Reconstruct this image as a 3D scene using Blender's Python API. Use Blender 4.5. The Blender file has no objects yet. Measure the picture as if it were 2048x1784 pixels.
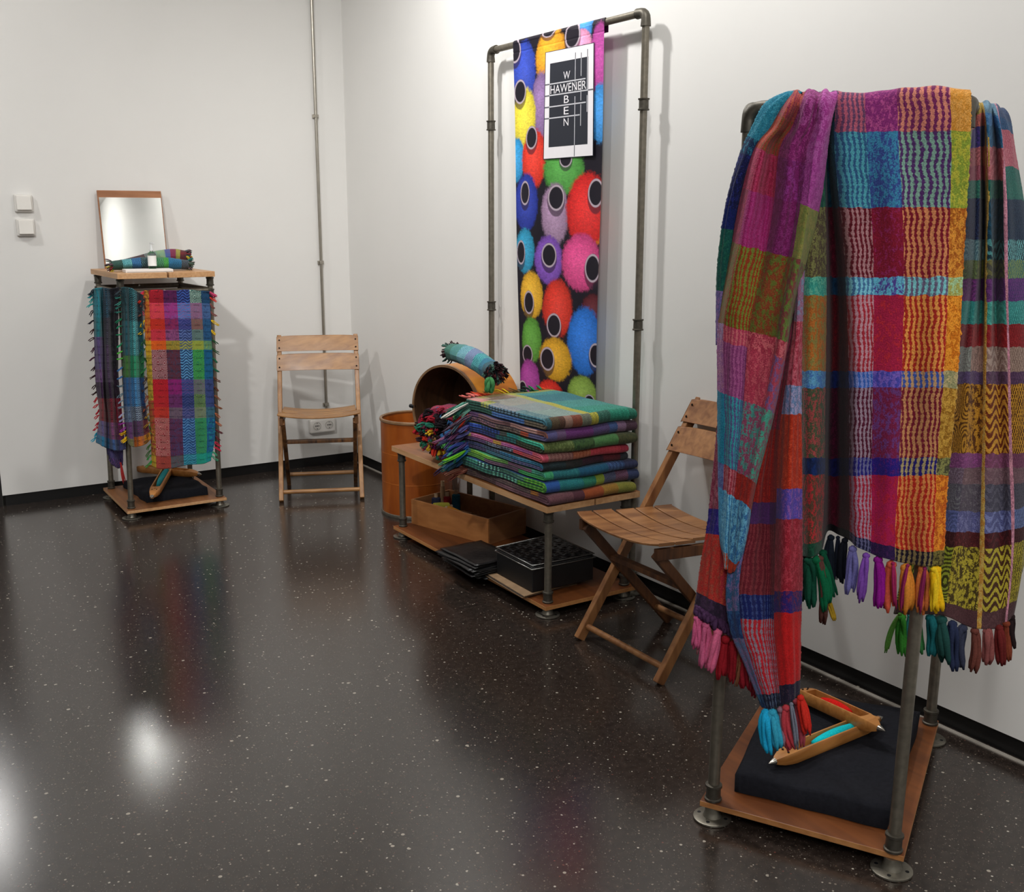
import bpy, bmesh, math, random
import numpy as np
from mathutils import Vector, Matrix
PI=math.pi
S=bpy.context.scene
C=S.collection
random.seed(7)
def lin(h):
    if isinstance(h,(tuple,list)): return tuple(h)[:3]
    h=h.lstrip('#'); o=[]
    for i in (0,2,4):
        c=int(h[i:i+2],16)/255.0
        o.append(c/12.92 if c<=0.04045 else ((c+0.055)/1.055)**2.4)
    return tuple(o)
# ---------------------------------------------------------------- camera
cd=bpy.data.cameras.new('camera'); cam=bpy.data.objects.new('camera',cd); C.objects.link(cam)
cam.location=(-2.462,-5.5162,1.37)
yw,pt,rl=math.radians(-32.7206),math.radians(-12.1015),math.radians(.0624)
F=Vector((-math.sin(yw)*math.cos(pt),math.cos(yw)*math.cos(pt),math.sin(pt)))
R=Vector((math.cos(yw),math.sin(yw),0)); U=R.cross(F)
R2=math.cos(rl)*R+math.sin(rl)*U; U2=-math.sin(rl)*R+math.cos(rl)*U
M=Matrix((R2,U2,-F)).transposed().to_4x4(); M.translation=cam.location; cam.matrix_world=M
cd.sensor_fit='HORIZONTAL'; cd.sensor_width=36; cd.lens=36*2109.46/2048; cd.clip_start=.02
S.camera=cam
# ---------------------------------------------------------------- light and exposure
W=bpy.data.worlds.new('world'); S.world=W; W.use_nodes=True
W.node_tree.nodes['Background'].inputs[0].default_value=(.9,.9,.92,1); W.node_tree.nodes['Background'].inputs[1].default_value=.15
S.view_settings.view_transform='Standard'; S.view_settings.look='None'; S.view_settings.gamma=1
S.view_settings.use_curve_mapping=False; S.view_settings.exposure=0.9
def lamp(name,loc,power,size,target=None,col=(1,.982,.955),spot=None):
    l=bpy.data.lights.new(name,'SPOT' if spot else 'AREA'); l.energy=power; l.color=col
    if spot: l.spot_size=math.radians(spot); l.spot_blend=.9; l.shadow_soft_size=size
    else: l.shape='DISK'; l.size=size
    o=bpy.data.objects.new(name,l); C.objects.link(o); o.location=loc
    d=(Vector(target)-Vector(loc)) if target else Vector((0,0,-1))
    o.rotation_euler=d.to_track_quat('-Z','Y').to_euler(); return o
lamp('ceiling_spot',(-.85,-1.8,3.0),55,.07,(-.1,-1.9,1.2),spot=165)
lamp('ceiling_spot',(-2.9,-3.8,3.0),98,.07,(-1.2,0,1.0),spot=88)
lamp('ceiling_spot',(-.8,-3.3,3.0),34,.07,(0,-3.4,1.6),spot=165)
lamp('ceiling_spot',(-3.0,-1.2,3.0),36,.10,(-1.4,-.3,.6),spot=118)
lamp('ceiling_fill',(-3.0,-6.6,3.02),50,2.2,None,(1,.98,.95))  # added fill light, out of view behind the camera
lamp('ceiling_spot',(-.9,-5.6,3.0),34,.08,(0,-5.6,1.9),spot=150)  # unseen spot added to brighten the wall that the mirror reflects
lamp('corridor_lamp',(-1.95,1.9,2.7),9,.35,None)
# ---------------------------------------------------------------- materials
MC={}
def newmat(name):
    m=bpy.data.materials.new(name); m.use_nodes=True
    return m,m.node_tree,m.node_tree.nodes['Principled BSDF']
def N(nt,t,**k):
    n=nt.nodes.new(t)
    for a,b in k.items(): setattr(n,a,b)
    return n
def mth(nt,op,a,b=None,c=None,clamp=False):
    n=N(nt,'ShaderNodeMath',operation=op,use_clamp=clamp)
    for i,v in enumerate((a,b,c)):
        if v is None: continue
        if isinstance(v,(int,float)): n.inputs[i].default_value=v
        else: nt.links.new(v,n.inputs[i])
    return n.outputs[0]
def mixc(nt,f,a,b,bt='MIX'):
    n=N(nt,'ShaderNodeMix',data_type='RGBA',blend_type=bt)
    for s,v in ((n.inputs[0],f),(n.inputs[6],a),(n.inputs[7],b)):
        if isinstance(v,(int,float)): s.default_value=v
        elif isinstance(v,tuple): s.default_value=(*v[:3],1)
        else: nt.links.new(v,s)
    return n.outputs[2]
def ramp(nt,fac,stops,interp='CONSTANT'):
    n=N(nt,'ShaderNodeValToRGB'); cr=n.color_ramp; cr.interpolation=interp
    while len(cr.elements)<len(stops): cr.elements.new(.5)
    for e,(p,c) in zip(cr.elements,stops): e.position=p; e.color=(*c[:3],c[3] if len(c)>3 else 1)
    nt.links.new(fac,n.inputs[0]); return n
def plain(name,col,rough=.6,metal=0,var=.06,scale=30,bump=0,coord='Object',spec=.5):
    key=(name,col,rough,metal)
    if key in MC: return MC[key]
    m,nt,b=newmat(name); c=lin(col)
    tc=N(nt,'ShaderNodeTexCoord'); no=N(nt,'ShaderNodeTexNoise'); no.inputs['Scale'].default_value=scale; no.inputs['Detail'].default_value=3
    nt.links.new(tc.outputs[coord],no.inputs['Vector'])
    r=ramp(nt,no.outputs[0],[(.3,tuple(x*(1-var) for x in c)),(.7,tuple(min(1,x*(1+var)) for x in c))],'LINEAR')
    nt.links.new(r.outputs[0],b.inputs['Base Color']); b.inputs['Roughness'].default_value=rough; b.inputs['Metallic'].default_value=metal
    b.inputs['Specular IOR Level'].default_value=spec
    if bump:
        bp=N(nt,'ShaderNodeBump'); bp.inputs['Strength'].default_value=bump; bp.inputs['Distance'].default_value=.004
        nt.links.new(no.outputs[0],bp.inputs['Height']); nt.links.new(bp.outputs[0],b.inputs['Normal'])
    MC[key]=m; return m
def wood(name,c1,c2,axis=0,scale=9,rough=.45,stretch=14,stain=None):
    key=(name,c1,c2,axis)
    if key in MC: return MC[key]
    m,nt,b=newmat(name)
    tc=N(nt,'ShaderNodeTexCoord'); mp=N(nt,'ShaderNodeMapping'); sc=[scale*stretch/2]*3; sc[axis]=scale/2
    mp.inputs['Scale'].default_value=sc; nt.links.new(tc.outputs['Object'],mp.inputs[0])
    no=N(nt,'ShaderNodeTexNoise'); no.inputs['Scale'].default_value=1; no.inputs['Detail'].default_value=6; no.inputs['Distortion'].default_value=.6
    nt.links.new(mp.outputs[0],no.inputs['Vector'])
    n2=N(nt,'ShaderNodeTexNoise'); n2.inputs['Scale'].default_value=7; n2.inputs['Detail'].default_value=2; nt.links.new(tc.outputs['Object'],n2.inputs['Vector'])
    f=mth(nt,'ADD',mth(nt,'MULTIPLY',no.outputs[0],.65),mth(nt,'MULTIPLY',n2.outputs[0],.35))
    r=ramp(nt,f,[(.36,lin(c1)),(.62,lin(c2))],'LINEAR')
    nt.links.new(r.outputs[0],b.inputs['Base Color'])
    rr=mth(nt,'ADD',mth(nt,'MULTIPLY',n2.outputs[0],.25),rough-.12); nt.links.new(rr,b.inputs['Roughness'])
    bp=N(nt,'ShaderNodeBump'); bp.inputs['Strength'].default_value=.15; bp.inputs['Distance'].default_value=.002
    nt.links.new(no.outputs[0],bp.inputs['Height']); nt.links.new(bp.outputs[0],b.inputs['Normal'])
    MC[key]=m; return m
def textile(name,zones,fu=40,fv=20,pats='zsmd',fuzz=1.0,dark=.92,edge=.004,lines=0):
    """zones: [(u_end, pattern letter, [(v_start, base, accent, density), ...]), ...] -- woven blocks of two yarn colours"""
    m,nt,b=newmat(name); uv=N(nt,'ShaderNodeUVMap'); uv.uv_map='UVMap'
    sx=N(nt,'ShaderNodeSeparateXYZ'); nt.links.new(uv.outputs[0],sx.inputs[0])
    tc=N(nt,'ShaderNodeTexCoord')
    wob=N(nt,'ShaderNodeTexNoise'); wob.inputs['Scale'].default_value=55; wob.inputs['Detail'].default_value=2; nt.links.new(tc.outputs['Object'],wob.inputs['Vector'])
    w0=mth(nt,'SUBTRACT',wob.outputs[0],.5)
    u=mth(nt,'ADD',sx.outputs[0],mth(nt,'MULTIPLY',w0,edge)); v=mth(nt,'ADD',sx.outputs[1],mth(nt,'MULTIPLY',w0,edge))
    U_=mth(nt,'MULTIPLY',sx.outputs[0],fu*2*PI); V_=mth(nt,'MULTIPLY',sx.outputs[1],fv*2*PI)
    cache={}
    def pat(k):
        if k in cache: return cache[k]
        wn=mth(nt,'MULTIPLY',w0,3.0)
        if k=='s':   # ladder stripes along v
            o=mth(nt,'ADD',mth(nt,'MULTIPLY',mth(nt,'SINE',mth(nt,'ADD',mth(nt,'MULTIPLY',U_,1.0),mth(nt,'ADD',mth(nt,'MULTIPLY',w0,2.6),mth(nt,'MULTIPLY',mth(nt,'SINE',mth(nt,'MULTIPLY',V_,.37)),1.1)))),.36),mth(nt,'MULTIPLY',mth(nt,'SINE',mth(nt,'MULTIPLY',V_,2.3)),.14))
        elif k=='z': # waves
            o=mth(nt,'MULTIPLY',mth(nt,'SINE',mth(nt,'ADD',mth(nt,'ADD',mth(nt,'MULTIPLY',V_,1.5),mth(nt,'MULTIPLY',w0,4.5)),mth(nt,'MULTIPLY',mth(nt,'SINE',mth(nt,'MULTIPLY',U_,.24)),3.2))),.5)
        elif k=='r': # radiating curves
            cu=mth(nt,'SINE',mth(nt,'MULTIPLY',U_,.16)); cv=mth(nt,'SINE',mth(nt,'MULTIPLY',V_,.16))
            o=mth(nt,'MULTIPLY',mth(nt,'SINE',mth(nt,'MULTIPLY',mth(nt,'MULTIPLY',cu,cv),26)),.5)
        elif k=='d': # dots / chequer
            o=mth(nt,'MULTIPLY',mth(nt,'MULTIPLY',mth(nt,'SINE',U_),mth(nt,'SINE',mth(nt,'MULTIPLY',V_,1.9))),.5)
        else:        # mottled
            nn=N(nt,'ShaderNodeTexNoise'); nn.inputs['Scale'].default_value=150; nn.inputs['Detail'].default_value=2
            mp=N(nt,'ShaderNodeMapping'); mp.inputs['Scale'].default_value=(1,1,.55); nt.links.new(tc.outputs['Object'],mp.inputs[0]); nt.links.new(mp.outputs[0],nn.inputs['Vector'])
            o=mth(nt,'MULTIPLY',mth(nt,'SUBTRACT',nn.outputs[0],.5),2.2)
        o=mth(nt,'ADD',mth(nt,'ADD',o,.5),mth(nt,'MULTIPLY',w0,.55)); cache[k]=o; return o
    th=N(nt,'ShaderNodeTexNoise'); th.inputs['Scale'].default_value=380; th.inputs['Detail'].default_value=1.5; nt.links.new(tc.outputs['Object'],th.inputs['Vector'])
    grain=mth(nt,'MULTIPLY',mth(nt,'SUBTRACT',th.outputs[0],.5),.95)
    wv=mth(nt,'MULTIPLY',mth(nt,'MULTIPLY',mth(nt,'SINE',mth(nt,'MULTIPLY',U_,5.3)),mth(nt,'SINE',mth(nt,'MULTIPLY',V_,9.7))),.13)
    grain=mth(nt,'ADD',grain,wv)
    col=None
    for i,(ue,pk,st) in enumerate(zones):
        rb=ramp(nt,v,[(s[0],lin(s[1])) for s in st]); ra=ramp(nt,v,[(s[0],(*lin(s[2]),s[3])) for s in st])
        f=mth(nt,'MULTIPLY',mth(nt,'ADD',mth(nt,'ADD',mth(nt,'SUBTRACT',pat(pk),1.0),grain),ra.outputs[1]),4.5,None,False)
        f=mth(nt,'ADD',f,.5,None,True); c=mixc(nt,f,rb.outputs[0],ra.outputs[0])
        if col is None: col=c
        else: col=mixc(nt,mth(nt,'GREATER_THAN',u,zones[i-1][0]),col,c)
    t2=N(nt,'ShaderNodeTexNoise'); t2.inputs['Scale'].default_value=26; nt.links.new(tc.outputs['Object'],t2.inputs['Vector'])
    k=mth(nt,'ADD',mth(nt,'MULTIPLY',th.outputs[0],1.15*fuzz),mth(nt,'MULTIPLY',t2.outputs[0],.35)); k=mth(nt,'MULTIPLY',mth(nt,'ADD',k,1-.75*fuzz+.04),dark)
    if lines:
        ln=mth(nt,'GREATER_THAN',mth(nt,'ADD',mth(nt,'SINE',mth(nt,'MULTIPLY',sx.outputs[1],lines*2*PI)),mth(nt,'MULTIPLY',w0,.8)),.80)
        vg=mth(nt,'GREATER_THAN',mth(nt,'SINE',mth(nt,'MULTIPLY',U_,.22)),-.2)
        k=mth(nt,'MULTIPLY',k,mth(nt,'SUBTRACT',1.05,mth(nt,'MULTIPLY',ln,mth(nt,'ADD',.10,mth(nt,'MULTIPLY',vg,.30)))))
    kc=N(nt,'ShaderNodeCombineColor'); [nt.links.new(k,kc.inputs[i]) for i in range(3)]
    col=mixc(nt,1.0,col,kc.outputs[0],'MULTIPLY')
    nt.links.new(col,b.inputs['Base Color']); b.inputs['Roughness'].default_value=.92; b.inputs['Specular IOR Level'].default_value=.15
    b.inputs['Sheen Weight'].default_value=.12; b.inputs['Sheen Roughness'].default_value=.5
    bp=N(nt,'ShaderNodeBump'); bp.inputs['Strength'].default_value=.5; bp.inputs['Distance'].default_value=.003
    nt.links.new(th.outputs[0],bp.inputs['Height']); nt.links.new(bp.outputs[0],b.inputs['Normal'])
    return m
def yarn(col):
    return plain('yarn_'+str(col).strip('#'),col,.95,0,.16,260,.12,spec=.1)
# ---------------------------------------------------------------- geometry helpers
class G:
    def __init__(s): s.v=[];s.f=[];s.uv=[];s.mi=[]
    def add(s,vs,fs,uvs=None,mi=0):
        o=len(s.v); s.v+= [tuple(x) for x in vs]
        for k,f in enumerate(fs):
            s.f.append([i+o for i in f]); s.mi.append(mi)
            s.uv.append([uvs[i] for i in f] if uvs else [(0,0)]*len(f))
        return s
    def box(s,c,d,rz=0,mi=0,tilt=None):
        M=Matrix.Rotation(rz,3,'Z')
        if tilt is not None: M=tilt
        vs=[Vector(c)+M@Vector((x*d[0]/2,y*d[1]/2,z*d[2]/2)) for x in(-1,1) for y in(-1,1) for z in(-1,1)]
        return s.add(vs,[(0,1,3,2),(4,6,7,5),(0,4,5,1),(2,3,7,6),(0,2,6,4),(1,5,7,3)],None,mi)
    def prism(s,poly,z0,z1,mi=0):
        n=len(poly); vs=[(p[0],p[1],z0) for p in poly]+[(p[0],p[1],z1) for p in poly]
        return s.add(vs,[tuple(range(n))[::-1],tuple(range(n,2*n))]+[(i,(i+1)%n,n+(i+1)%n,n+i) for i in range(n)],None,mi)
    def tube(s,path,r,seg=12,caps=True,mi=0):
        P=[Vector(p) for p in path]; n=len(P); rs=r if isinstance(r,(list,tuple)) else [r]*n
        vs=[];t0=None;a=None
        for i,p in enumerate(P):
            t=(P[min(i+1,n-1)]-P[max(i-1,0)])
            t=t.normalized() if t.length>1e-9 else Vector((0,0,1))
            if a is None: a=t.orthogonal().normalized()
            else:
                a=(a-t*a.dot(t)); a=a.normalized() if a.length>1e-6 else t.orthogonal().normalized()
            b=t.cross(a)
            for k in range(seg): th=2*PI*k/seg; vs.append(p+(a*math.cos(th)+b*math.sin(th))*rs[i])
        fs=[(i*seg+k,i*seg+(k+1)%seg,(i+1)*seg+(k+1)%seg,(i+1)*seg+k) for i in range(n-1) for k in range(seg)]
        uvs=[(k/seg,i/(n-1)) for i in range(n) for k in range(seg)]
        if caps: fs+= [tuple(range(seg))[::-1],tuple((n-1)*seg+k for k in range(seg))]
        return s.add(vs,fs,uvs,mi)
    def lathe(s,prof,o=(0,0,0),ax=(0,0,1),seg=24,mi=0,caps=True):
        ax=Vector(ax).normalized(); a=ax.orthogonal().normalized(); b=ax.cross(a); o=Vector(o); n=len(prof)
        vs=[o+ax*h+(a*math.cos(2*PI*k/seg)+b*math.sin(2*PI*k/seg))*r for r,h in prof for k in range(seg)]
        fs=[(i*seg+k,i*seg+(k+1)%seg,(i+1)*seg+(k+1)%seg,(i+1)*seg+k) for i in range(n-1) for k in range(seg)]
        if caps and prof[0][0]>1e-6: fs.append(tuple(range(seg))[::-1])
        if caps and prof[-1][0]>1e-6: fs.append(tuple((n-1)*seg+k for k in range(seg)))
        return s.add(vs,fs,[(k/seg,i/(n-1)) for i in range(n) for k in range(seg)],mi)
    def grid(s,rows,uvs,mi=0):
        m=len(rows);n=len(rows[0]); vs=[p for r in rows for p in r]; u=[p for r in uvs for p in r]
        return s.add(vs,[(i*n+j,i*n+j+1,(i+1)*n+j+1,(i+1)*n+j) for i in range(m-1) for j in range(n-1)],u,mi)
    def build(s,name,mats,parent=None,smooth=False,bevel=0,solid=0,kind=None,sub=0):
        me=bpy.data.meshes.new(name); me.from_pydata([tuple(x) for x in s.v],[],s.f)
        l=me.uv_layers.new(name='UVMap'); l.data.foreach_set('uv',[c for f in s.uv for p in f for c in p])
        for m in (mats if isinstance(mats,(list,tuple)) else [mats]): me.materials.append(m)
        me.polygons.foreach_set('material_index',s.mi)
        if smooth: me.polygons.foreach_set('use_smooth',[True]*len(me.polygons))
        if smooth=='auto':
            me.polygons.foreach_set('use_smooth',[True]*len(me.polygons))
            me.set_sharp_from_angle(angle=math.radians(40))
        me.update()
        o=bpy.data.objects.new(name,me); C.objects.link(o)
        if parent: o.parent=parent; o.matrix_parent_inverse=Matrix.Translation(-Vector(ABS.get(parent.name,(0,0,0))))
        if bevel: b=o.modifiers.new('bevel','BEVEL'); b.width=bevel; b.segments=2; b.limit_method='ANGLE'
        if solid: b=o.modifiers.new('solid','SOLIDIFY'); b.thickness=solid; b.offset=0
        if sub: b=o.modifiers.new('sub','SUBSURF'); b.levels=sub; b.render_levels=sub
        if kind: o['kind']=kind
        return o
ABS={}
def thing(name,label,cat,loc=(0,0,0),group=None):
    o=bpy.data.objects.new(name,None); C.objects.link(o); o.location=loc; ABS[o.name]=loc; o.empty_display_size=.1
    return tag(o,label,cat,group)
def tag(o,label,cat,group=None):
    o['label']=label; o['category']=cat
    if group: o['group']=group
    return o
def struct(g,name,m,**k): o=g.build(name,m,**k); o['kind']='structure'; return o
def cr(p0,p1,p2,p3,t):
    t2=t*t;t3=t2*t
    return p0*(-.5*t+t2-.5*t3)+p1*(1-2.5*t2+1.5*t3)+p2*(.5*t+2*t2-1.5*t3)+p3*(-.5*t2+.5*t3)
def spl(P,n):
    """Catmull-Rom resample along axis 0 of array P"""
    P=np.asarray(P,float); m=len(P); Q=np.concatenate([[2*P[0]-P[1]],P,[2*P[-1]-P[-2]]]); out=[]
    for k in range(n):
        x=k*(m-1)/(n-1); i=min(int(x),m-2); out.append(cr(Q[i],Q[i+1],Q[i+2],Q[i+3],x-i))
    return np.array(out)
def sheet(g,rows,nu,nv,vs=None,us=None,skew=0,mi=0,rip=.0015,seed=1):
    """rows of control points, top to bottom -> dense cloth with folds"""
    A=np.array(rows,float)
    if vs is None: d=np.linalg.norm(np.diff(A,axis=0),axis=2).mean(1); vs=np.concatenate([[0],np.cumsum(d)/d.sum()])
    if us is None: d=np.linalg.norm(np.diff(A,axis=1),axis=2).mean(0); us=np.concatenate([[0],np.cumsum(d)/d.sum()])
    A=spl(A,nv); A=np.swapaxes(spl(np.swapaxes(A,0,1),nu),0,1)
    vv=spl(np.array(vs,float)[:,None],nv)[:,0] if vs is not None else np.linspace(0,1,nv)
    uu=spl(np.array(us,float)[:,None],nu)[:,0] if us is not None else np.linspace(0,1,nu)
    # ripple along normal
    du=np.gradient(A,axis=1); dv=np.gradient(A,axis=0); nn=np.cross(du,dv); nn/=np.linalg.norm(nn,axis=2)[...,None]+1e-9
    rs=np.random.RandomState(seed); x=np.linspace(0,1,nu)[None,:]; y=np.linspace(0,1,nv)[:,None]; h=0
    for k in range(7):
        a,b,c=rs.uniform(4,22),rs.uniform(-7,7),rs.uniform(0,6.28); h=h+np.sin(a*x*2*PI*.5+b*y*2*PI*.5+c)*rs.uniform(.3,1)/ (a/8)
    A=A+nn*(h*rip)[...,None]
    # ragged selvedge
    e=rs.normal(0,.0012,(nv,2)); A[:,0]-=du[:,0]/(np.linalg.norm(du[:,0],axis=1)[:,None]+1e-9)*np.abs(e[:,:1]); A[:,-1]+=du[:,-1]/(np.linalg.norm(du[:,-1],axis=1)[:,None]+1e-9)*np.abs(e[:,1:])
    g.grid([[tuple(p) for p in r] for r in A],[[(uu[j],vv[i]+skew*(uu[j]-.5)) for j in range(nu)] for i in range(nv)],mi)
    return A
def tassel(p,q,w,col,parent,n=3,seed=None,knot=True,name='tassel'):
    rs=random.Random(seed if seed is not None else int(abs(p[0]*7919+p[1]*104729+p[2]*1299709)*1000)%99991)
    p=Vector(p);q=Vector(q);d=q-p;L=d.length; s=d.normalized().orthogonal().normalized(); s2=d.normalized().cross(s); g=G(); n=n+2 if w>.012 else n; w=w*1.3 if w>.015 else w
    bend=s*rs.uniform(-.12,.12)*L*.5+s2*rs.uniform(-.12,.12)*L*.5
    for i in range(n):
        a=2*PI*i/n+rs.uniform(0,.8); off=s*math.cos(a)+s2*math.sin(a); sp=w*rs.uniform(.20,.36); ph=rs.uniform(0,6); e=rs.uniform(.86,1.04)
        path=[];r=[];m=8
        for k in range(m):
            t=k/(m-1); path.append(p+d*t*e+bend*math.sin(PI*t)+off*sp*min(1,.25+t*2.2)*(1+.25*math.sin(ph+t*3))+s*w*.08*math.sin(ph+t*6))
            r.append(w*(.09 if k==0 else .19+.03*math.sin(ph+t*7))*(1 if k<m-1 else .45))
        g.tube(path,r,6)
    if knot: g.lathe([(0,-.01*L),(w*.30,w*.1),(w*.34,w*.3),(w*.22,w*.5),(0,w*.6)],p,d,8)
    return g.build(name,yarn(col),parent,smooth=True)
# shared materials
M_PIPE=plain('raw_steel_pipe','#7f796d',.40,.7,.16,60,.05); M_FIT=plain('malleable_iron_fitting','#59554d',.5,.75,.2,80,.08)
M_FLG=plain('steel_flange','#8a867b',.42,.85,.15,60); M_BLK=plain('black_steel','#16161a',.5,.3,.1,40)
M_BOARD=wood('orange_brown_board','#5d3218','#7c4722',1,6,.42,10); M_EDGE=wood('pale_board_edge','#b98a5c','#cfa377',1,10,.5)
M_TOP=wood('beech_top_board','#a9794e','#cc9d6c',1,7,.4,10)
def edgeboard(g,poly,z0,z1):   # side faces get the pale edge (material 1)
    n=len(g.f); g.prism(poly,z0,z1)
    for i in range(n+2,len(g.f)): g.mi[i]=1
def post(parent,a,b,r=.0135,low=True,up=True,name='post',mid=None):
    """pipe post with couplings as sub-parts"""
    g=G(); g.tube([a,b],r,16); o=g.build(name,M_PIPE,parent,smooth='auto'); A=Vector(a);B=Vector(b);d=(B-A).normalized()
    def coup(p,nm='coupling'):
        h=G(); h.lathe([(r,0),(r*1.45,.001),(r*1.5,.006),(r*1.28,.008),(r*1.25,.032),(r*1.45,.034),(r*1.45,.04),(r,.042)],p,d,18)
        c=h.build(nm,M_FIT,o,smooth='auto')
    if low: coup(A)
    if up: coup(B-d*.044)
    for t in (mid or []): coup(A+d*t)
    return o
def foot(parent,x,y,zt):
    g=G(); g.lathe([(.0,0),(.041,0),(.044,.002),(.044,.0055),(.040,.007),(.022,.008),(.019,.016),(.0175,.02),(.0175,zt)],(x,y,0),(0,0,1),28)
    o=g.build('floor_flange',M_FLG,parent,smooth='auto')
    for k in range(4): h=G(); a=k*PI/2+.5; h.lathe([(.0045,.0068),(.0045,.0078)],(x+.032*math.cos(a),y+.032*math.sin(a),0),(0,0,1),8); h.build('screw_hole',M_BLK,o)
#SPLIT
# ================================================================ the room
fl,nt,b=newmat('polished_dark_terrazzo')
tc=N(nt,'ShaderNodeTexCoord')
def speck(scale,thr,seedoff,soft=.02):
    mp=N(nt,'ShaderNodeMapping'); mp.inputs['Location'].default_value=(seedoff,seedoff*.7,0); nt.links.new(tc.outputs['Object'],mp.inputs[0])
    vo=N(nt,'ShaderNodeTexVoronoi'); vo.inputs['Scale'].default_value=scale; vo.inputs['Randomness'].default_value=1; nt.links.new(mp.outputs[0],vo.inputs['Vector'])
    sp=N(nt,'ShaderNodeSeparateColor'); nt.links.new(vo.outputs['Color'],sp.inputs[0])
    lim=mth(nt,'MULTIPLY',mth(nt,'MAXIMUM',mth(nt,'SUBTRACT',sp.outputs[0],1-thr),0),1/thr*.42)
    return mth(nt,'MULTIPLY',mth(nt,'SUBTRACT',lim,vo.outputs['Distance']),14,None,True),sp
a1,c1=speck(135,.30,0); a2,c2=speck(270,.40,3.3); a3,_=speck(75,.035,7.7)
base=N(nt,'ShaderNodeTexNoise'); base.inputs['Scale'].default_value=60; base.inputs['Detail'].default_value=4; nt.links.new(tc.outputs['Object'],base.inputs['Vector'])
rb=ramp(nt,base.outputs[0],[(.35,lin('#241e1b')),(.65,lin('#372e29'))],'LINEAR')
ch=ramp(nt,c1.outputs[1],[(0,lin('#5d4d42')),(.5,lin('#8b8073')),(.78,lin('#c9c2b4')),(.9,lin('#6a3f36'))])
col=mixc(nt,mth(nt,'MULTIPLY',a1,.75),rb.outputs[0],ch.outputs[0]); col=mixc(nt,mth(nt,'MULTIPLY',a2,.35),col,lin('#857a6e')); col=mixc(nt,mth(nt,'MULTIPLY',a3,.8),col,lin('#b5ad9f'))
nt.links.new(col,b.inputs['Base Color'])
rn=N(nt,'ShaderNodeTexNoise'); rn.inputs['Scale'].default_value=3; nt.links.new(tc.outputs['Object'],rn.inputs['Vector'])
nt.links.new(mth(nt,'ADD',mth(nt,'MULTIPLY',rn.outputs[0],.05),.175),b.inputs['Roughness']); b.inputs['Specular IOR Level'].default_value=.95
M_WALL=plain('white_wall_paint','#e5e4e1',.85,0,.012,2.5,0,'Object'); M_CEIL=plain('ceiling_paint','#eceae6',.9,0,.01,2)
M_BASE=plain('black_plinth','#0b0a0b',.5,0,.1,10); M_STRIP=plain('grey_floor_joint','#a39d94',.5,.2,.1,20)
g=G(); g.box((-3.2,-2.9,-.05),(9,13,.1)); struct(g,'floor',fl)
g=G(); g.box((-3.2,-2.9,3.15),(9,13,.1)); struct(g,'ceiling',M_CEIL)
HB=.055
g=G(); g.box((.06,-4.7,1.55+HB/2),(.12,9.4,3.1-HB)); struct(g,'wall_right',M_WALL)
g=G(); g.box((-.9315+.06,.06,1.55+HB/2),(1.863+.12,.12,3.1-HB)); struct(g,'wall_back',M_WALL)
g=G(); g.box((-3.2,-9.45,1.55),(9,.1,3.1)); struct(g,'wall_front',M_WALL)
g=G(); g.box((-7.65,-2.9,1.55),(.1,13,3.1)); struct(g,'wall_left',M_WALL)
g=G(); g.box((.07,-4.7,HB/2),(.12,9.4,HB)); struct(g,'baseboard_right',M_BASE)
g=G(); g.box((-.86,.07,HB/2),(1.98,.12,HB)); struct(g,'baseboard_back',M_BASE)
g=G(); g.box((-.008,-4.7,.0015),(.015,9.4,.003)); struct(g,'trim_1',M_STRIP)
# dark door frame and passage beyond the end of the back wall
g=G(); g.box((-1.93,.03,1.55),(.13,.06,3.1)); struct(g,'door_1',plain('dark_door_frame','#1a1716',.45))
g=G(); g.box((-2.9,.06,2.85),(1.8,.12,.5)); struct(g,'wall_lintel',M_WALL)
g=G(); g.box((-5.7,.06,1.55),(3.8,.12,3.1)); struct(g,'wall_left_of_passage',M_WALL)
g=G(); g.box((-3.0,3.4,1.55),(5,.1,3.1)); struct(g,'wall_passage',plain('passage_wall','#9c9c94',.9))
# ---------------------------------------------------------------- conduit, socket, switches
t=thing('cable_conduit','thin grey metal cable conduit running straight down the wall above the double socket','conduit',(-.173,-.012,.3))
M_CON=plain('galvanised_conduit','#a9a49a',.3,.85,.06,30)
g=G(); g.tube([(-.172,-.013,.285),(-.172,-.013,3.1)],.0085,14); g.build('pipe',M_CON,t,smooth='auto')
for z in (.35,1.14,1.909,2.7):
    g=G(); g.box((-.172,-.006,z),(.034,.012,.02)); g.box((-.172,-.014,z),(.022,.02,.016)); g.build('clip',M_CON,t,bevel=.002)
M_PLA=plain('white_plastic','#dedbd6',.35,0,.02,20)
t=thing('wall_socket','white surface-mounted double power socket low on the wall behind the chair','socket',(-.205,0,.235))
g=G(); g.box((-.205,-.018,.235),(.152,.036,.078)); g.build('housing',M_PLA,t,bevel=.008)
for k in (-1,1):
    x=-.205+.036*k
    g=G(); g.lathe([(.0,-.001),(.0175,-.001),(.0195,-.001),(.021,.003),(.023,.003),(.023,0)],(x,-.036,.238),(0,-1,0),24,caps=False); o=g.build('socket_ring',plain('socket_rim','#b9b5ae',.4),t,smooth='auto')
    g=G(); g.lathe([(.0175,0),(.0172,-.0),(0,.0)],(x,-.0372,.238),(0,-1,0),24,caps=False)
    c=g.build('socket_well',plain('socket_recess','#cfcbc5',.5),o,smooth='auto')
    h=G(); h.box((x,-.039,.2385),(.005,.003,.006)); h.lathe([(.003,0),(.003,.0025)],(x-.009,-.0375,.238),(0,-1,0),8); h.lathe([(.003,0),(.003,.0025)],(x+.009,-.0375,.238),(0,-1,0),8); h.box((x,-.039,.222),(.004,.003,.003)); h.box((x,-.039,.254),(.004,.003,.003)); h.build('contact',plain('contact_dark','#34312e',.5),o)
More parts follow.
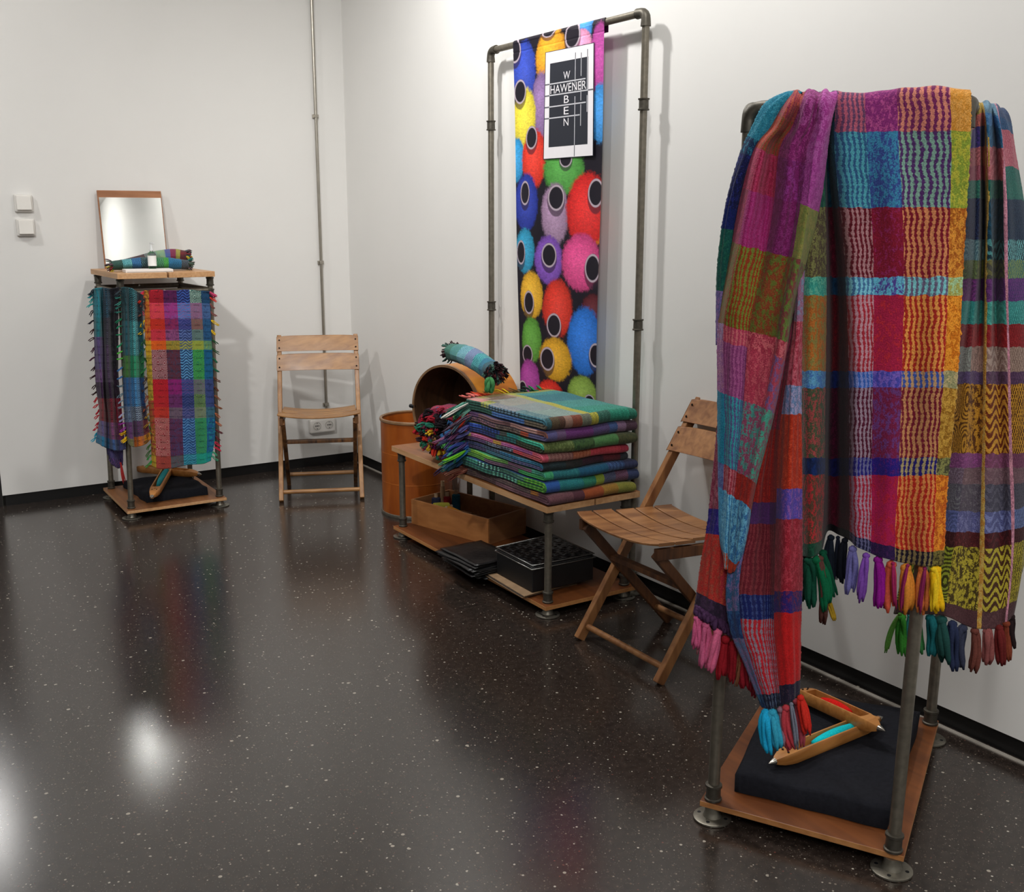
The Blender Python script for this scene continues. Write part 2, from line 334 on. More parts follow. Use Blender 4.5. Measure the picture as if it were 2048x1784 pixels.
for z,lb in ((1.444,'upper of the two square white light switches at the far left of the wall'),(1.333,'lower of the two square white light switches at the far left of the wall')):
    t=thing('light_switch',lb,'switch',(-1.649,0,z),'light switches')
    g=G(); g.box((-1.649,-.012,z),(.08,.024,.08)); g.build('housing',M_PLA,t,bevel=.005)
    T=Matrix.Rotation(math.radians(-7),3,'X'); g=G(); g.box((-1.649,-.029,z+.001),(.064,.013,.066),tilt=T); g.build('rocker',plain('switch_rocker','#e6e3dd',.3,0,.01),t,bevel=.003)
# ================================================================ left display stand
t=thing('pipe_stand','tall steel-pipe display stand with a split wooden top beside the far corner','display stand',(-1.18,-.33,0))
g=G(); edgeboard(g,[(-1.414,-.59),(-.946,-.59),(-.946,-.068),(-1.410,-.068)],.034,.048); g.build('base_board',[wood('dark_base_board','#6e4526','#8d5c35',1,6),M_EDGE],t,bevel=.0012)
g=G(); edgeboard(g,[(-1.383,-.612),(-1.166,-.612),(-1.166,-.055),(-1.383,-.055)],1.111,1.136); g.build('top_plank',[M_TOP,M_EDGE],t,bevel=.0015)
g=G(); edgeboard(g,[(-1.157,-.612),(-.948,-.612),(-.948,-.055),(-1.157,-.055)],1.111,1.136); g.build('top_plank',[M_TOP,M_EDGE],t,bevel=.0015)
LP=[((-1.385,-.545),(-1.361,-.56)),((-.968,-.548),(-.957,-.56)),((-1.378,-.105),(-1.362,-.105)),((-.982,-.105),(-.968,-.105))]
for (a,b_) in LP:
    post(t,(a[0],a[1],.048),(b_[0],b_[1],1.111),.0125,True,True,mid=[.965])
    foot(t,a[0],a[1],.034)
for a,b_ in ((0,1),(0,2),(2,3),(1,3)):
    p=LP[a][1];q=LP[b_][1]; g=G(); g.tube([(p[0],p[1],1.048),(q[0],q[1],1.048)],.0125,14); g.build('rail',M_PIPE if a==0 else M_FIT,t,smooth='auto')
# mirror
t=thing('mirror','small frameless mirror on a wooden board leaning on the wall above the display stand','mirror',(-1.17,-.07,1.137))
T=Matrix.Rotation(math.radians(-7.4),3,'X')
def mp(x,y,z): return Vector((-1.167,-.075,1.137))+T@Vector((x,y,z))
g=G(); g.add([mp(x,y,z) for x in(-.152,.152) for y in(-.0,.010) for z in(0,.374)],[(0,1,3,2),(4,6,7,5),(0,4,5,1),(2,3,7,6),(0,2,6,4),(1,5,7,3)]); g.build('backing_board',wood('mirror_wood','#8d5a35','#a87048',0,8),t,bevel=.001)
mm,nt,b=newmat('silvered_glass'); b.inputs['Metallic'].default_value=1; b.inputs['Roughness'].default_value=.02; b.inputs['Base Color'].default_value=(.86,.88,.86,1)
n_=N(nt,'ShaderNodeTexNoise'); n_.inputs['Scale'].default_value=4; r_=ramp(nt,n_.outputs[0],[(.3,(.84,.86,.84)),(.7,(.88,.89,.87))],'LINEAR'); nt.links.new(r_.outputs[0],b.inputs['Base Color'])
g=G(); g.add([mp(x,y,z) for x in(-.147,.147) for y in(-.004,-.0003) for z in(.005,.34)],[(0,1,3,2),(4,6,7,5),(0,4,5,1),(2,3,7,6),(0,2,6,4),(1,5,7,3)]); g.build('mirror_glass',mm,t)
# pad of paper and bottle on the stand
t=thing('white_box','flat white paper box lying on the top of the left display stand','box',(-1.27,-.5,1.136))
g=G(); g.prism([(-1.335,-.565),(-1.13,-.585),(-1.12,-.475),(-1.325,-.455)],1.136,1.1495); g.build('lid',plain('white_card','#e6e2de',.6,0,.02),t,bevel=.0015)
g=G(); g.prism([(-1.329,-.567),(-1.134,-.586),(-1.125,-.478),(-1.32,-.461)],1.1362,1.141); g.build('tray',plain('grey_card','#b8b3ad',.6,0,.02),t)
t=thing('small_bottle','small clear pump bottle with a white label beside the mirror','bottle',(-1.215,-.47,1.15))
gl,nt,b=newmat('clear_plastic'); b.inputs['Transmission Weight'].default_value=1; b.inputs['Roughness'].default_value=.05; b.inputs['IOR'].default_value=1.2
bx,by=-1.20,-.5
g=G(); g.lathe([(0,0),(.017,0),(.0185,.003),(.0185,.062),(.016,.07),(.008,.076),(.008,.08)],(bx,by,1.15),(0,0,1),20); g.build('bottle_body',gl,t,smooth='auto')
g=G(); g.lathe([(.0188,.012),(.0191,.012),(.0191,.058),(.0188,.058)],(bx,by,1.15),(0,0,1),20,caps=False); g.build('paper_label',plain('label_white','#efedea',.5,0,.02),t,smooth='auto')
g=G(); g.lathe([(.009,.08),(.009,.086),(.006,.09),(.0055,.112),(.007,.113),(.007,.117),(0,.118)],(bx,by,1.15),(0,0,1),16); g.tube([(bx,by,1.263),(bx+.012,by-.008,1.262)],.0022,8); g.build('spray_cap',plain('frosted_cap','#d3d6d6',.2,0,.02),t,smooth='auto')
# ---------------------------------------------------------------- rolled shawls helper
def rolled(t,path,rad,mat,tufts,end_cols,squash=.8,seg=22,len_t=.03,n_t=22,w=.011,name='cloth'):
    g=G(); P=spl(np.array(path,float),26); m=len(P); 
    rr=spl(np.array([[r] for r in rad],float),26)[:,0]; rs=random.Random(len(path)*31+int(rad[0]*1000))
    vs=[];uvs=[]
    for i in range(m):
        d=Vector(P[min(i+1,m-1)])-Vector(P[max(i-1,0)]); d.normalize(); s=d.cross(Vector((0,0,1))).normalized(); u=s.cross(d)
        for k in range(seg+1):
            a=2*PI*k/seg; r=rr[i]*(1+.05*math.sin(3*a+i*.25)+.03*math.sin(5*a-i*.6)+.02*rs.uniform(-1,1))
            vs.append(Vector(P[i])+(s*math.cos(a)+u*math.sin(a)*squash)*r); uvs.append((k/seg,i/(m-1)))
    n=seg+1
    g.add(vs,[(i*n+j,i*n+j+1,(i+1)*n+j+1,(i+1)*n+j) for i in range(m-1) for j in range(seg)],uvs)
    for e,i in ((0,0),(1,m-1)):   # closed spiral ends
        c=Vector(P[i]); g.add([c]+[vs[i*n+k] for k in range(n)],[(0,k+1,k+2) if e else (0,k+2,k+1) for k in range(seg)],[(.5,i/(m-1))]+[uvs[i*n+k] for k in range(n)])
    o=g.build(name,mat,t,smooth=True)
    for e,i,j in ((0,0,1),(1,m-1,m-2)):
        if not tufts[e]: continue
        d=(Vector(P[i])-Vector(P[j])).normalized(); s=d.cross(Vector((0,0,1))).normalized(); u=s.cross(d)
        for k in range(tufts[e]):
            a=k*2.4; q=math.sqrt((k+.5)/tufts[e]); r=rr[i]*q
            p=Vector(P[i])+(s*math.cos(a)+u*math.sin(a)*squash)*r-d*.004
            out=(d*rs.uniform(.5,1)+(s*math.cos(a)+u*math.sin(a))*rs.uniform(.2,.9)*q+Vector((0,0,-.35))).normalized()
            tassel(p,p+out*len_t*rs.uniform(.7,1.2),w*rs.uniform(.8,1.2),rs.choice(end_cols),t,2,knot=False)
    return o
t=thing('rolled_shawl','rolled teal and multicoloured shawls with knotted fringes lying in front of the small mirror','shawl',(-1.2,-.36,1.136))
FR1=['#3a4a48','#7a2f33','#4a5a50','#5a4a50','#2f6a64','#b8a53a','#8c2b30','#33303a','#55554e']
m1=textile('teal_roll',[(1,'z',[(0,'#3b5f57','#2a3a36',.3),(.16,'#2f6f7a','#7fc0c0',.3),(.3,'#3b6fa0','#1e3a50',.3),(.42,'#2a3336','#466a70',.3),(.52,'#4f8a62','#2b4a3a',.3),(.68,'#4b9a4a','#2b5a30',.2),(.74,'#2f6f9a','#2a5066',.3),(.9,'#3a3a40','#50606a',.4)])],30,30)
rolled(t,[(-1.357,-.40,1.163),(-1.26,-.41,1.170),(-1.14,-.43,1.170),(-1.02,-.44,1.162)],[.026,.031,.034,.027],m1,[12,10],FR1,.8)
m2=textile('plaid_roll',[(1,'d',[(0,'#5c4a4c','#3c3236',.4),(.35,'#7a5a60','#5a9a92',.4),(.5,'#3b8f96','#b9ae45',.4),(.62,'#3f68a0','#8a2f4a',.3),(.7,'#8c2b42','#50506a',.3),(.8,'#b2a63a','#40505a',.4),(.88,'#3c3438','#8c2b30',.4)])],30,30)
rolled(t,[(-1.31,-.34,1.165),(-1.2,-.345,1.185),(-1.09,-.36,1.20),(-1.01,-.38,1.195)],[.020,.027,.036,.036],m2,[0,34],FR1+['#c0392b','#d0b32c','#2f8a8a'],.9,w=.014)
# ---------------------------------------------------------------- shawls on the left stand
t=thing('fringed_shawl','rainbow chequered fringed shawl hanging from the front rail of the left stand','shawl',(-1.12,-.58,.6))
LM=textile('rainbow_weave',[
 (.07,'m',[(0,'#7a3b2a','#b8862c',.5),(.06,'#c9752e','#b33a2a',.3),(.28,'#c7a32b','#c98a2b',.4),(.36,'#8a7a2a','#b89a33',.5),(.62,'#8a5a2a','#a0332f',.4),(.78,'#a5812f','#8f3a2c',.5),(.93,'#b5912f','#a08a30',.4)]),
 (.30,'r',[(0,'#b3202c','#6e1a2a',.35),(.07,'#d2375a','#e0593c',.3),(.16,'#d23a20','#a8202a',.3),(.215,'#cf3a50','#b32a2a',.35),(.28,'#e06a1e','#c9401e',.3),(.33,'#7c2430','#b08f93',.45),(.50,'#c9202f','#8c1a22',.3),(.585,'#c1272b','#a01f2a',.3),(.66,'#cf3f2a','#a8252a',.3),(.72,'#9c2a38','#c79088',.4),(.93,'#b04a3a','#8c3a3a',.4)]),
 (.50,'m',[(0,'#5a1f50','#3a1f4a',.3),(.07,'#a03a86','#8a4a90',.35),(.16,'#8c2a5a','#6a2a60',.35),(.215,'#8a4a78','#6a3a66',.35),(.28,'#a08a34','#7c7a3a',.35),(.33,'#5c3040','#44405a',.3),(.50,'#8a2470','#6a2a60',.3),(.585,'#6a3068','#5c2a50',.3),(.66,'#6c5a6a','#5a4a60',.3),(.72,'#5c3050','#4a3f66',.35),(.93,'#555a60','#6a4a55',.35)]),
 (.70,'z',[(0,'#222a5c','#4060b0',.35),(.07,'#7a6aa8','#4a7ac0',.35),(.16,'#4a4a8c','#2a3a78',.3),(.215,'#5a70a8','#2c3a70',.35),(.28,'#9aa04a','#3c4a80',.3),(.33,'#24426e','#5f9fd0',.45),(.50,'#5a4a8c','#2c4a86',.35),(.585,'#3f4a80','#20306a',.35),(.66,'#5a5a90','#30407a',.3),(.72,'#26508a','#5c90c4',.4),(.93,'#2a7a96','#46a0b4',.35)]),
 (.88,'r',[(0,'#2a5a54','#a8c0b4',.35),(.07,'#807090','#a05a80',.35),(.16,'#6a6a5a','#9a4a5a',.35),(.215,'#6a8a80','#50606c',.35),(.28,'#a5a93e','#7a9a4a',.3),(.33,'#1c7a5e','#5ab43a',.35),(.50,'#7a5a84','#4c8a4a',.35),(.585,'#4c6a5a','#7a9a40',.3),(.66,'#7f8c60','#6a7a80',.3),(.72,'#25806a','#4aa050',.4),(.93,'#1fa07a','#2a9aa0',.3)]),
 (1,'m',[(0,'#1f4a70','#153058',.3),(.07,'#4a6a9c','#3a5080',.3),(.16,'#2a5a86','#1f4066',.3),(.28,'#5a8a6a','#7a9a50',.3),(.33,'#1a5f8c','#155a70',.3),(.5,'#3a4a80','#2a3a66',.3),(.66,'#3c6a80','#2a5060',.3),(.72,'#1f5a8c','#208a90',.3),(.93,'#1f8a90','#1fa08a',.3)])],30,42,dark=.78,lines=27)
g=G()
A=sheet(g,[[(-1.2619,-0.565,1.0489),(-1.229,-0.585,1.0534),(-1.1732,-0.585,1.0537),(-1.1057,-0.585,1.0491),(-1.037,-0.585,1.0468),(-0.9723,-0.585,1.0399)],
[(-1.2654,-0.585,1.0367),(-1.2332,-0.597,1.0363),(-1.1782,-0.599,1.0344),(-1.1102,-0.597,1.0318),(-1.0422,-0.599,1.0294),(-0.971,-0.585,1.0214)],
[(-1.2752,-0.585,0.834),(-1.2351,-0.593,0.8324),(-1.178,-0.589,0.8287),(-1.112,-0.597,0.8255),(-1.0406,-0.589,0.8205),(-0.9738,-0.585,0.8162)],
[(-1.2801,-0.585,0.6045),(-1.2433,-0.599,0.6033),(-1.181,-0.585,0.5961),(-1.1159,-0.599,0.5924),(-1.0468,-0.585,0.5847),(-0.9794,-0.589,0.5794)],
[(-1.2812,-0.585,0.3939),(-1.249,-0.601,0.3931),(-1.1884,-0.585,0.379),(-1.1256,-0.601,0.3749),(-1.0505,-0.585,0.3687),(-0.9853,-0.591,0.3675)],
[(-1.2868,-0.585,0.2471),(-1.2559,-0.603,0.2324),(-1.1915,-0.585,0.2255),(-1.1298,-0.601,0.2354),(-1.0543,-0.585,0.2277),(-1.0146,-0.591,0.2387)]],90,160,seed=3,rip=.0012)
g.build('cloth',LM,t,smooth=True,solid=.003)
cl=['#5a2a2e','#c2355a','#c23a2a','#6a4238','#c9a21f','#2f5a34','#2a6a3a','#40332c','#7a3f2c','#8a6a2a','#6a4a2a','#3a5a30','#2f7a3a']
for k in range(26):
    i=int(3+k*6); c=cl[min(12,k//2)]; p=A[i,0]; tassel(p,(p[0]-.024-.01*(k%2),p[1]-.012,p[2]-.022-.006*(k%3)),.0118,c,t,2,knot=False)
cr_=['#5a2030','#c2456a','#d03a30','#7a4a46','#d6b01f','#244a30','#1f5a40','#5a3428','#7a4a34','#a05a3c','#5a2a30','#c02a48','#3f8a6a']
for k in range(26):
    i=int(3+k*6); c=cr_[min(12,k//2)]; p=A[i,-1]; tassel(p,(p[0]+.020+.007*(k%3),p[1]-.01,p[2]-.026),.0118,c,t,2,knot=False)
t=thing('fringed_shawl','dark purple, teal and crimson fringed shawls draped over the left corner of the left stand','shawl',(-1.38,-.45,.6))
LM2=textile('teal_purple_weave',[
 (.5,'s',[(0,'#2a6a80','#33a0a6',.35),(.18,'#2a7a80','#2a5a70',.3),(.3,'#5a4a78','#6a5a90',.3),(.5,'#5c3a66','#8a6aa0',.3),(.58,'#321a3a','#4a3050',.3),(.68,'#8c2a3c','#6a4a40',.35),(.83,'#3c5a8a','#a06a90',.35),(.93,'#2a7aa0','#3a70a0',.2)]),
 (.8,'z',[(0,'#2f3a4a','#3a6a80',.3),(.18,'#3a3540','#4a4a58',.3),(.35,'#4a3a50','#5a4a66',.3),(.58,'#2a1630','#3a2040',.3),(.68,'#5c2a30','#8c2038',.35),(.83,'#6a4a78','#9a4a70',.35),(.93,'#4a6aa0','#3a5a90',.2)]),
 (1,'m',[(0,'#26242c','#34323c',.3),(.5,'#2e1c30','#3c2a40',.3),(.68,'#9c1f3c','#6c1a30',.3),(.83,'#8a3a6a','#5c3a66',.3),(.93,'#5a5a8a','#3a5a8a',.2)])],30,50,dark=.76,lines=20)
LM3=textile('teal_green_weave',[
 (.35,'s',[(0,'#1f2c36','#2f6a70',.35),(.2,'#26606a','#2a3a46',.35),(.42,'#4a7a3a','#2a5a34',.35),(.56,'#2f5f92','#20406a',.35),(.75,'#3c4a70','#8aa0b0',.3),(.85,'#5a3a66','#7a4a80',.3),(.95,'#7a7a50','#5a5a46',.3)]),
 (.8,'z',[(0,'#2a4450','#4a9aa0',.35),(.2,'#2f8086','#65b0b4',.35),(.42,'#2c8a66','#3aa070',.35),(.56,'#2f6aa0','#5a9ac8',.4),(.75,'#3c3f5c','#9cb0be',.4),(.84,'#6a3a5c','#3a4060',.35),(.94,'#c2592a','#c98a2c',.3)]),
 (1,'m',[(0,'#2a3038','#3a5058',.3),(.2,'#20505a','#2f7a80',.3),(.42,'#2a6a4a','#2c5a3a',.3),(.56,'#26406a','#2f5a80',.3),(.75,'#3a3444','#5a4a50',.3),(.84,'#6a3040','#8a4a3a',.3),(.94,'#c98a2a','#c2652a',.3)])],26,50,dark=.8,lines=22)
g=G()
A1=sheet(g,[[(-1.4785,-0.57,1.0721),(-1.4698,-0.6,1.0756),(-1.4446,-0.57,1.0753),(-1.432,-0.6,1.0743),(-1.4068,-0.58,1.0702),(-1.3766,-0.6,1.0769)],
[(-1.4785,-0.55,1.0204),(-1.4696,-0.6,1.0232),(-1.4405,-0.55,1.019),(-1.4318,-0.59,1.0211),(-1.4021,-0.56,1.0181),(-1.383,-0.59,1.0192)],
[(-1.4902,-0.55,0.8435),(-1.4789,-0.61,0.8485),(-1.452,-0.55,0.8412),(-1.4431,-0.6,0.8454),(-1.4113,-0.55,0.8388),(-1.394,-0.58,0.8406)],
[(-1.4914,-0.53,0.638),(-1.4839,-0.6,0.6465),(-1.4591,-0.54,0.6366),(-1.4498,-0.6,0.6437),(-1.4179,-0.55,0.6346),(-1.4048,-0.58,0.6374)],
[(-1.4893,-0.52,0.4984),(-1.4879,-0.6,0.5107),(-1.4571,-0.53,0.4922),(-1.4497,-0.6,0.5024),(-1.4155,-0.54,0.4896),(-1.404,-0.58,0.4993)],
[(-1.51,-0.52,0.3727),(-1.4989,-0.6,0.3672),(-1.462,-0.53,0.3408),(-1.4508,-0.6,0.3431),(-1.4145,-0.54,0.3254),(-1.3959,-0.58,0.34)]],60,130,seed=5,rip=.001)
A2=sheet(g,[[(-1.3695,-0.615,1.0752),(-1.3589,-0.635,1.0781),(-1.3351,-0.605,1.0736),(-1.3242,-0.63,1.068),(-1.2998,-0.605,1.0525),(-1.2723,-0.595,1.0376)],
[(-1.368,-0.585,0.9739),(-1.3586,-0.62,0.976),(-1.3356,-0.585,0.9725),(-1.3252,-0.615,0.9741),(-1.299,-0.585,0.9664),(-1.2841,-0.605,0.9671)],
[(-1.3768,-0.585,0.795),(-1.3673,-0.62,0.798),(-1.3421,-0.585,0.7927),(-1.3315,-0.615,0.7951),(-1.3037,-0.58,0.7898),(-1.2874,-0.595,0.7902)],
[(-1.3875,-0.585,0.5908),(-1.3778,-0.62,0.5948),(-1.3525,-0.585,0.5877),(-1.3396,-0.615,0.5907),(-1.3139,-0.58,0.5836),(-1.2997,-0.595,0.5844)],
[(-1.3932,-0.585,0.4527),(-1.379,-0.62,0.4569),(-1.3537,-0.585,0.4486),(-1.3406,-0.615,0.4521),(-1.309,-0.585,0.4486),(-1.2932,-0.595,0.4533)],
[(-1.3902,-0.585,0.373),(-1.3774,-0.62,0.3568),(-1.3522,-0.585,0.3452),(-1.3365,-0.615,0.3536),(-1.3066,-0.585,0.3542),(-1.2849,-0.595,0.3771)]],60,130,mi=1,seed=6,rip=.001)
sheet(g,[[(-1.4604,-0.5,0.3635),(-1.4412,-0.52,0.3531),(-1.4087,-0.5,0.341),(-1.3906,-0.5,0.3437)],
[(-1.4623,-0.5,0.3094),(-1.4449,-0.53,0.3035),(-1.4126,-0.5,0.2891),(-1.3937,-0.5,0.3012)],
[(-1.4501,-0.5,0.2651),(-1.4379,-0.52,0.2485),(-1.4166,-0.5,0.2347),(-1.3976,-0.5,0.249)]],16,12,mi=2,seed=8)
g.build('cloth',[LM2,LM3,textile('violet_back',[(1,'s',[(0,'#4c4c7c','#6a5a8c',.4),(.6,'#3a3a66','#8a5a9c',.3)])],10,10)],t,smooth=True,solid=.003)
ca=['#26303a','#2f8a90','#2f9a98','#26262e','#3a2026','#4a2438','#3a2428','#3a2a2a','#c0303a','#c02a3a','#b8283c','#2f9ab4']
for k in range(24):
    i=int(3+k*5.3); c=ca[min(11,k//2)]; p=A1[i,0]; tassel(p,(p[0]-.020-.008*(k%2),p[1]-.012,p[2]-.022+.006*(k%2)),.0118,c,t,2,knot=False)
cb=['#2f3a40','#3a7a70','#2f6a60','#1f6a4c','#1f7a50','#4fa040','#2f5a8a','#566a74','#6a7a88','#8a8ca8','#8c2a8a','#d6a52a','#e0b21f']
for k in range(26):
    i=int(3+k*4.9); c=cb[min(12,k//2)]; p=A2[min(129,i),0]; tassel(p,(p[0]-.034,p[1]-.03,p[2]-.018+.008*(k%3)),.0119,c,t,2,knot=False)
cd2=['#3a2f30','#5a3030','#c2405a','#5a3a30','#3a5a30','#2a4a30','#5a3a2c','#6a4630','#4a3a2c','#3a6a34']
for k in range(12):
    p=A2[int(6+k*10),-1]; tassel(p,(p[0]+.012,p[1]+.01,p[2]-.025),.009,cd2[min(9,k)],t,2,knot=False)
p=(-1.4099,-0.51,0.2645)
tassel(p,(p[0]+.01,p[1],p[2]-.10),.014,'#b83a3a',t,3); 
# ---------------------------------------------------------------- cloth pads and shuttles
def pad(t,c,z0,h,mat,round_=.02,seed=1,n=34,sag=0):
    """draped cloth-covered pad over quad c (4 xy corners)"""
    rs=np.random.RandomState(seed); ph=rs.uniform(0,6,8); g=G(); rows=[];uv=[]
    P=[Vector((p[0],p[1])) for p in c]
    for i in range(n):
        r=[];q=[]
        for j in range(n):
            a=i/(n-1)*2-1;b_=j/(n-1)*2-1
            e=max(abs(a),abs(b_)); a2=a; b2=b_
            s=(a2+1)/2;t_=(b2+1)/2
            xy=P[0]*(1-s)*(1-t_)+P[1]*s*(1-t_)+P[2]*s*t_+P[3]*(1-s)*t_
            edge=max(0,(e-.90)/.10)
            z=z0+h*math.sqrt(max(0,1-edge**2.2))
            z+=.0022*(math.sin(7*a+ph[0]+2*b_)+math.sin(9*b_-3*a+ph[1]))*(1-edge)
            cc=(P[0]+P[1]+P[2]+P[3])/4; k=1-.05*edge**3*(1 if e>=.999 else 0); xy=cc+(xy-cc)*k
            r.append((xy[0]+.003*math.sin(9*b_+ph[2])*edge,xy[1]+.003*math.sin(8*a+ph[3])*edge,max(z,z0+.0005))); q.append((s,t_))
        rows.append(r);uv.append(q)
    g.grid(rows,uv); return g.build('cloth',mat,t,smooth=True)
M_FELT=plain('black_felt','#1b1c22',.95,0,.18,90,.35,spec=.15)
SW=wood('shuttle_wood','#a5682f','#c98b4b',0,14,.35,8); M_TIP=plain('steel_tip','#b5b1a8',.25,.95,.08,60)
def shuttle(name,label,a,b_,w,h,yc,ext=(.14,.60),z=None,eyes=True):
    t=thing(name,label,'shuttle',tuple(a),'weaving shuttles'); A=Vector(a);B=Vector(b_);d=(B-A);L=d.length;d.normalize(); s=d.cross(Vector((0,0,1))).normalized(); u=s.cross(d)
    def P(x,y,zz): return A+d*x*L+s*y+u*zz
    st=[(.02,.12,.25,0),(.05,.45,.5,0),(.09,.75,.75,0),(.14,.93,.9,0),(.18,1,.97,0),(.185,1,.98,.8),(.5,1,1,.8),(.815,1,.98,.8),(.82,1,.97,0),(.86,.93,.9,0),(.91,.75,.75,0),(.95,.45,.5,0),(.98,.12,.25,0)]
    g=G(); vs=[];n=10
    for x,kw,kh,cv in st:
        W_=w/2*kw;H=h*kh; z0=(h-H)*.45; wi=W_*.72 if cv else W_*.35; dp=h*.72 if cv else 0; top=z0+H
        vs+= [P(x,-W_*.8,z0),P(x,W_*.8,z0),P(x,W_,z0+H*.25),P(x,W_,top-H*.12),P(x,W_*.9,top),P(x,wi,top),P(x,wi,top-dp),P(x,-wi,top-dp),P(x,-wi,top),P(x,-W_*.9,top),P(x,-W_,top-H*.12),P(x,-W_,z0+H*.25)]
    n=12; m=len(st)
    g.add(vs,[(i*n+k,i*n+(k+1)%n,(i+1)*n+(k+1)%n,(i+1)*n+k) for i in range(m-1) for k in range(n)]+[tuple(range(n))[::-1],tuple((m-1)*n+k for k in range(n))])
    body=g.build('body',SW,t,smooth='auto')
    for x,sg in ((.03,-1),(.97,1)):
        g=G(); g.lathe([(w*.20,0),(w*.16,.006),(w*.08,.014),(.0,.02)],P(x,0,h*.47),d*sg,14); g.build('metal_tip',M_TIP,t,smooth='auto')
    if yc:
        g=G(); x0,x1=ext; pr=[]
        for k in range(13):
            q=k/12; pr.append((w*.33*math.sin(PI*(.08+.84*q))**.6,(x1-x0)*L*q))
        g.lathe([(0,0)]+pr+[(0,(x1-x0)*L)],P(x0,0,h*.66),d,14); g.build('yarn_quill',yarn(yc),t,smooth=True)
        g=G(); g.tube([P(.19,0,h*.6),P(.81,0,h*.6)],.0022,8); g.build('quill_pin',M_TIP,t,smooth='auto')
    if eyes:
        for x,y in ((.12,.2),(.12,-.2),(.145,0)):
            g=G(); g.lathe([(.0028,0),(.0028,.002)],P(x,y*w,h*.93),u,8); g.build('thread_eye',M_BLK,t)
    return t
t=thing('draped_pad','black cloth pad on the base board of the left stand','cloth',(-1.2,-.3,.048))
pad(t,[(-1.31,-.50),(-1.0,-.50),(-1.0,-.10),(-1.33,-.10)],.0485,.038,M_FELT,seed=2)
shuttle('weaving_shuttle','wooden weaving shuttle with teal yarn on the black cloth of the left stand',(-1.3114,-0.6304,0.09),(-0.9923,0.1373,0.095),.052,.034,'#2f8a90',(.25,.7))
shuttle('weaving_shuttle','wooden weaving shuttle lying along the back of the black cloth of the left stand',(-1.2413,0.0588,0.09),(-0.9791,-0.289,0.09),.05,.034,None)
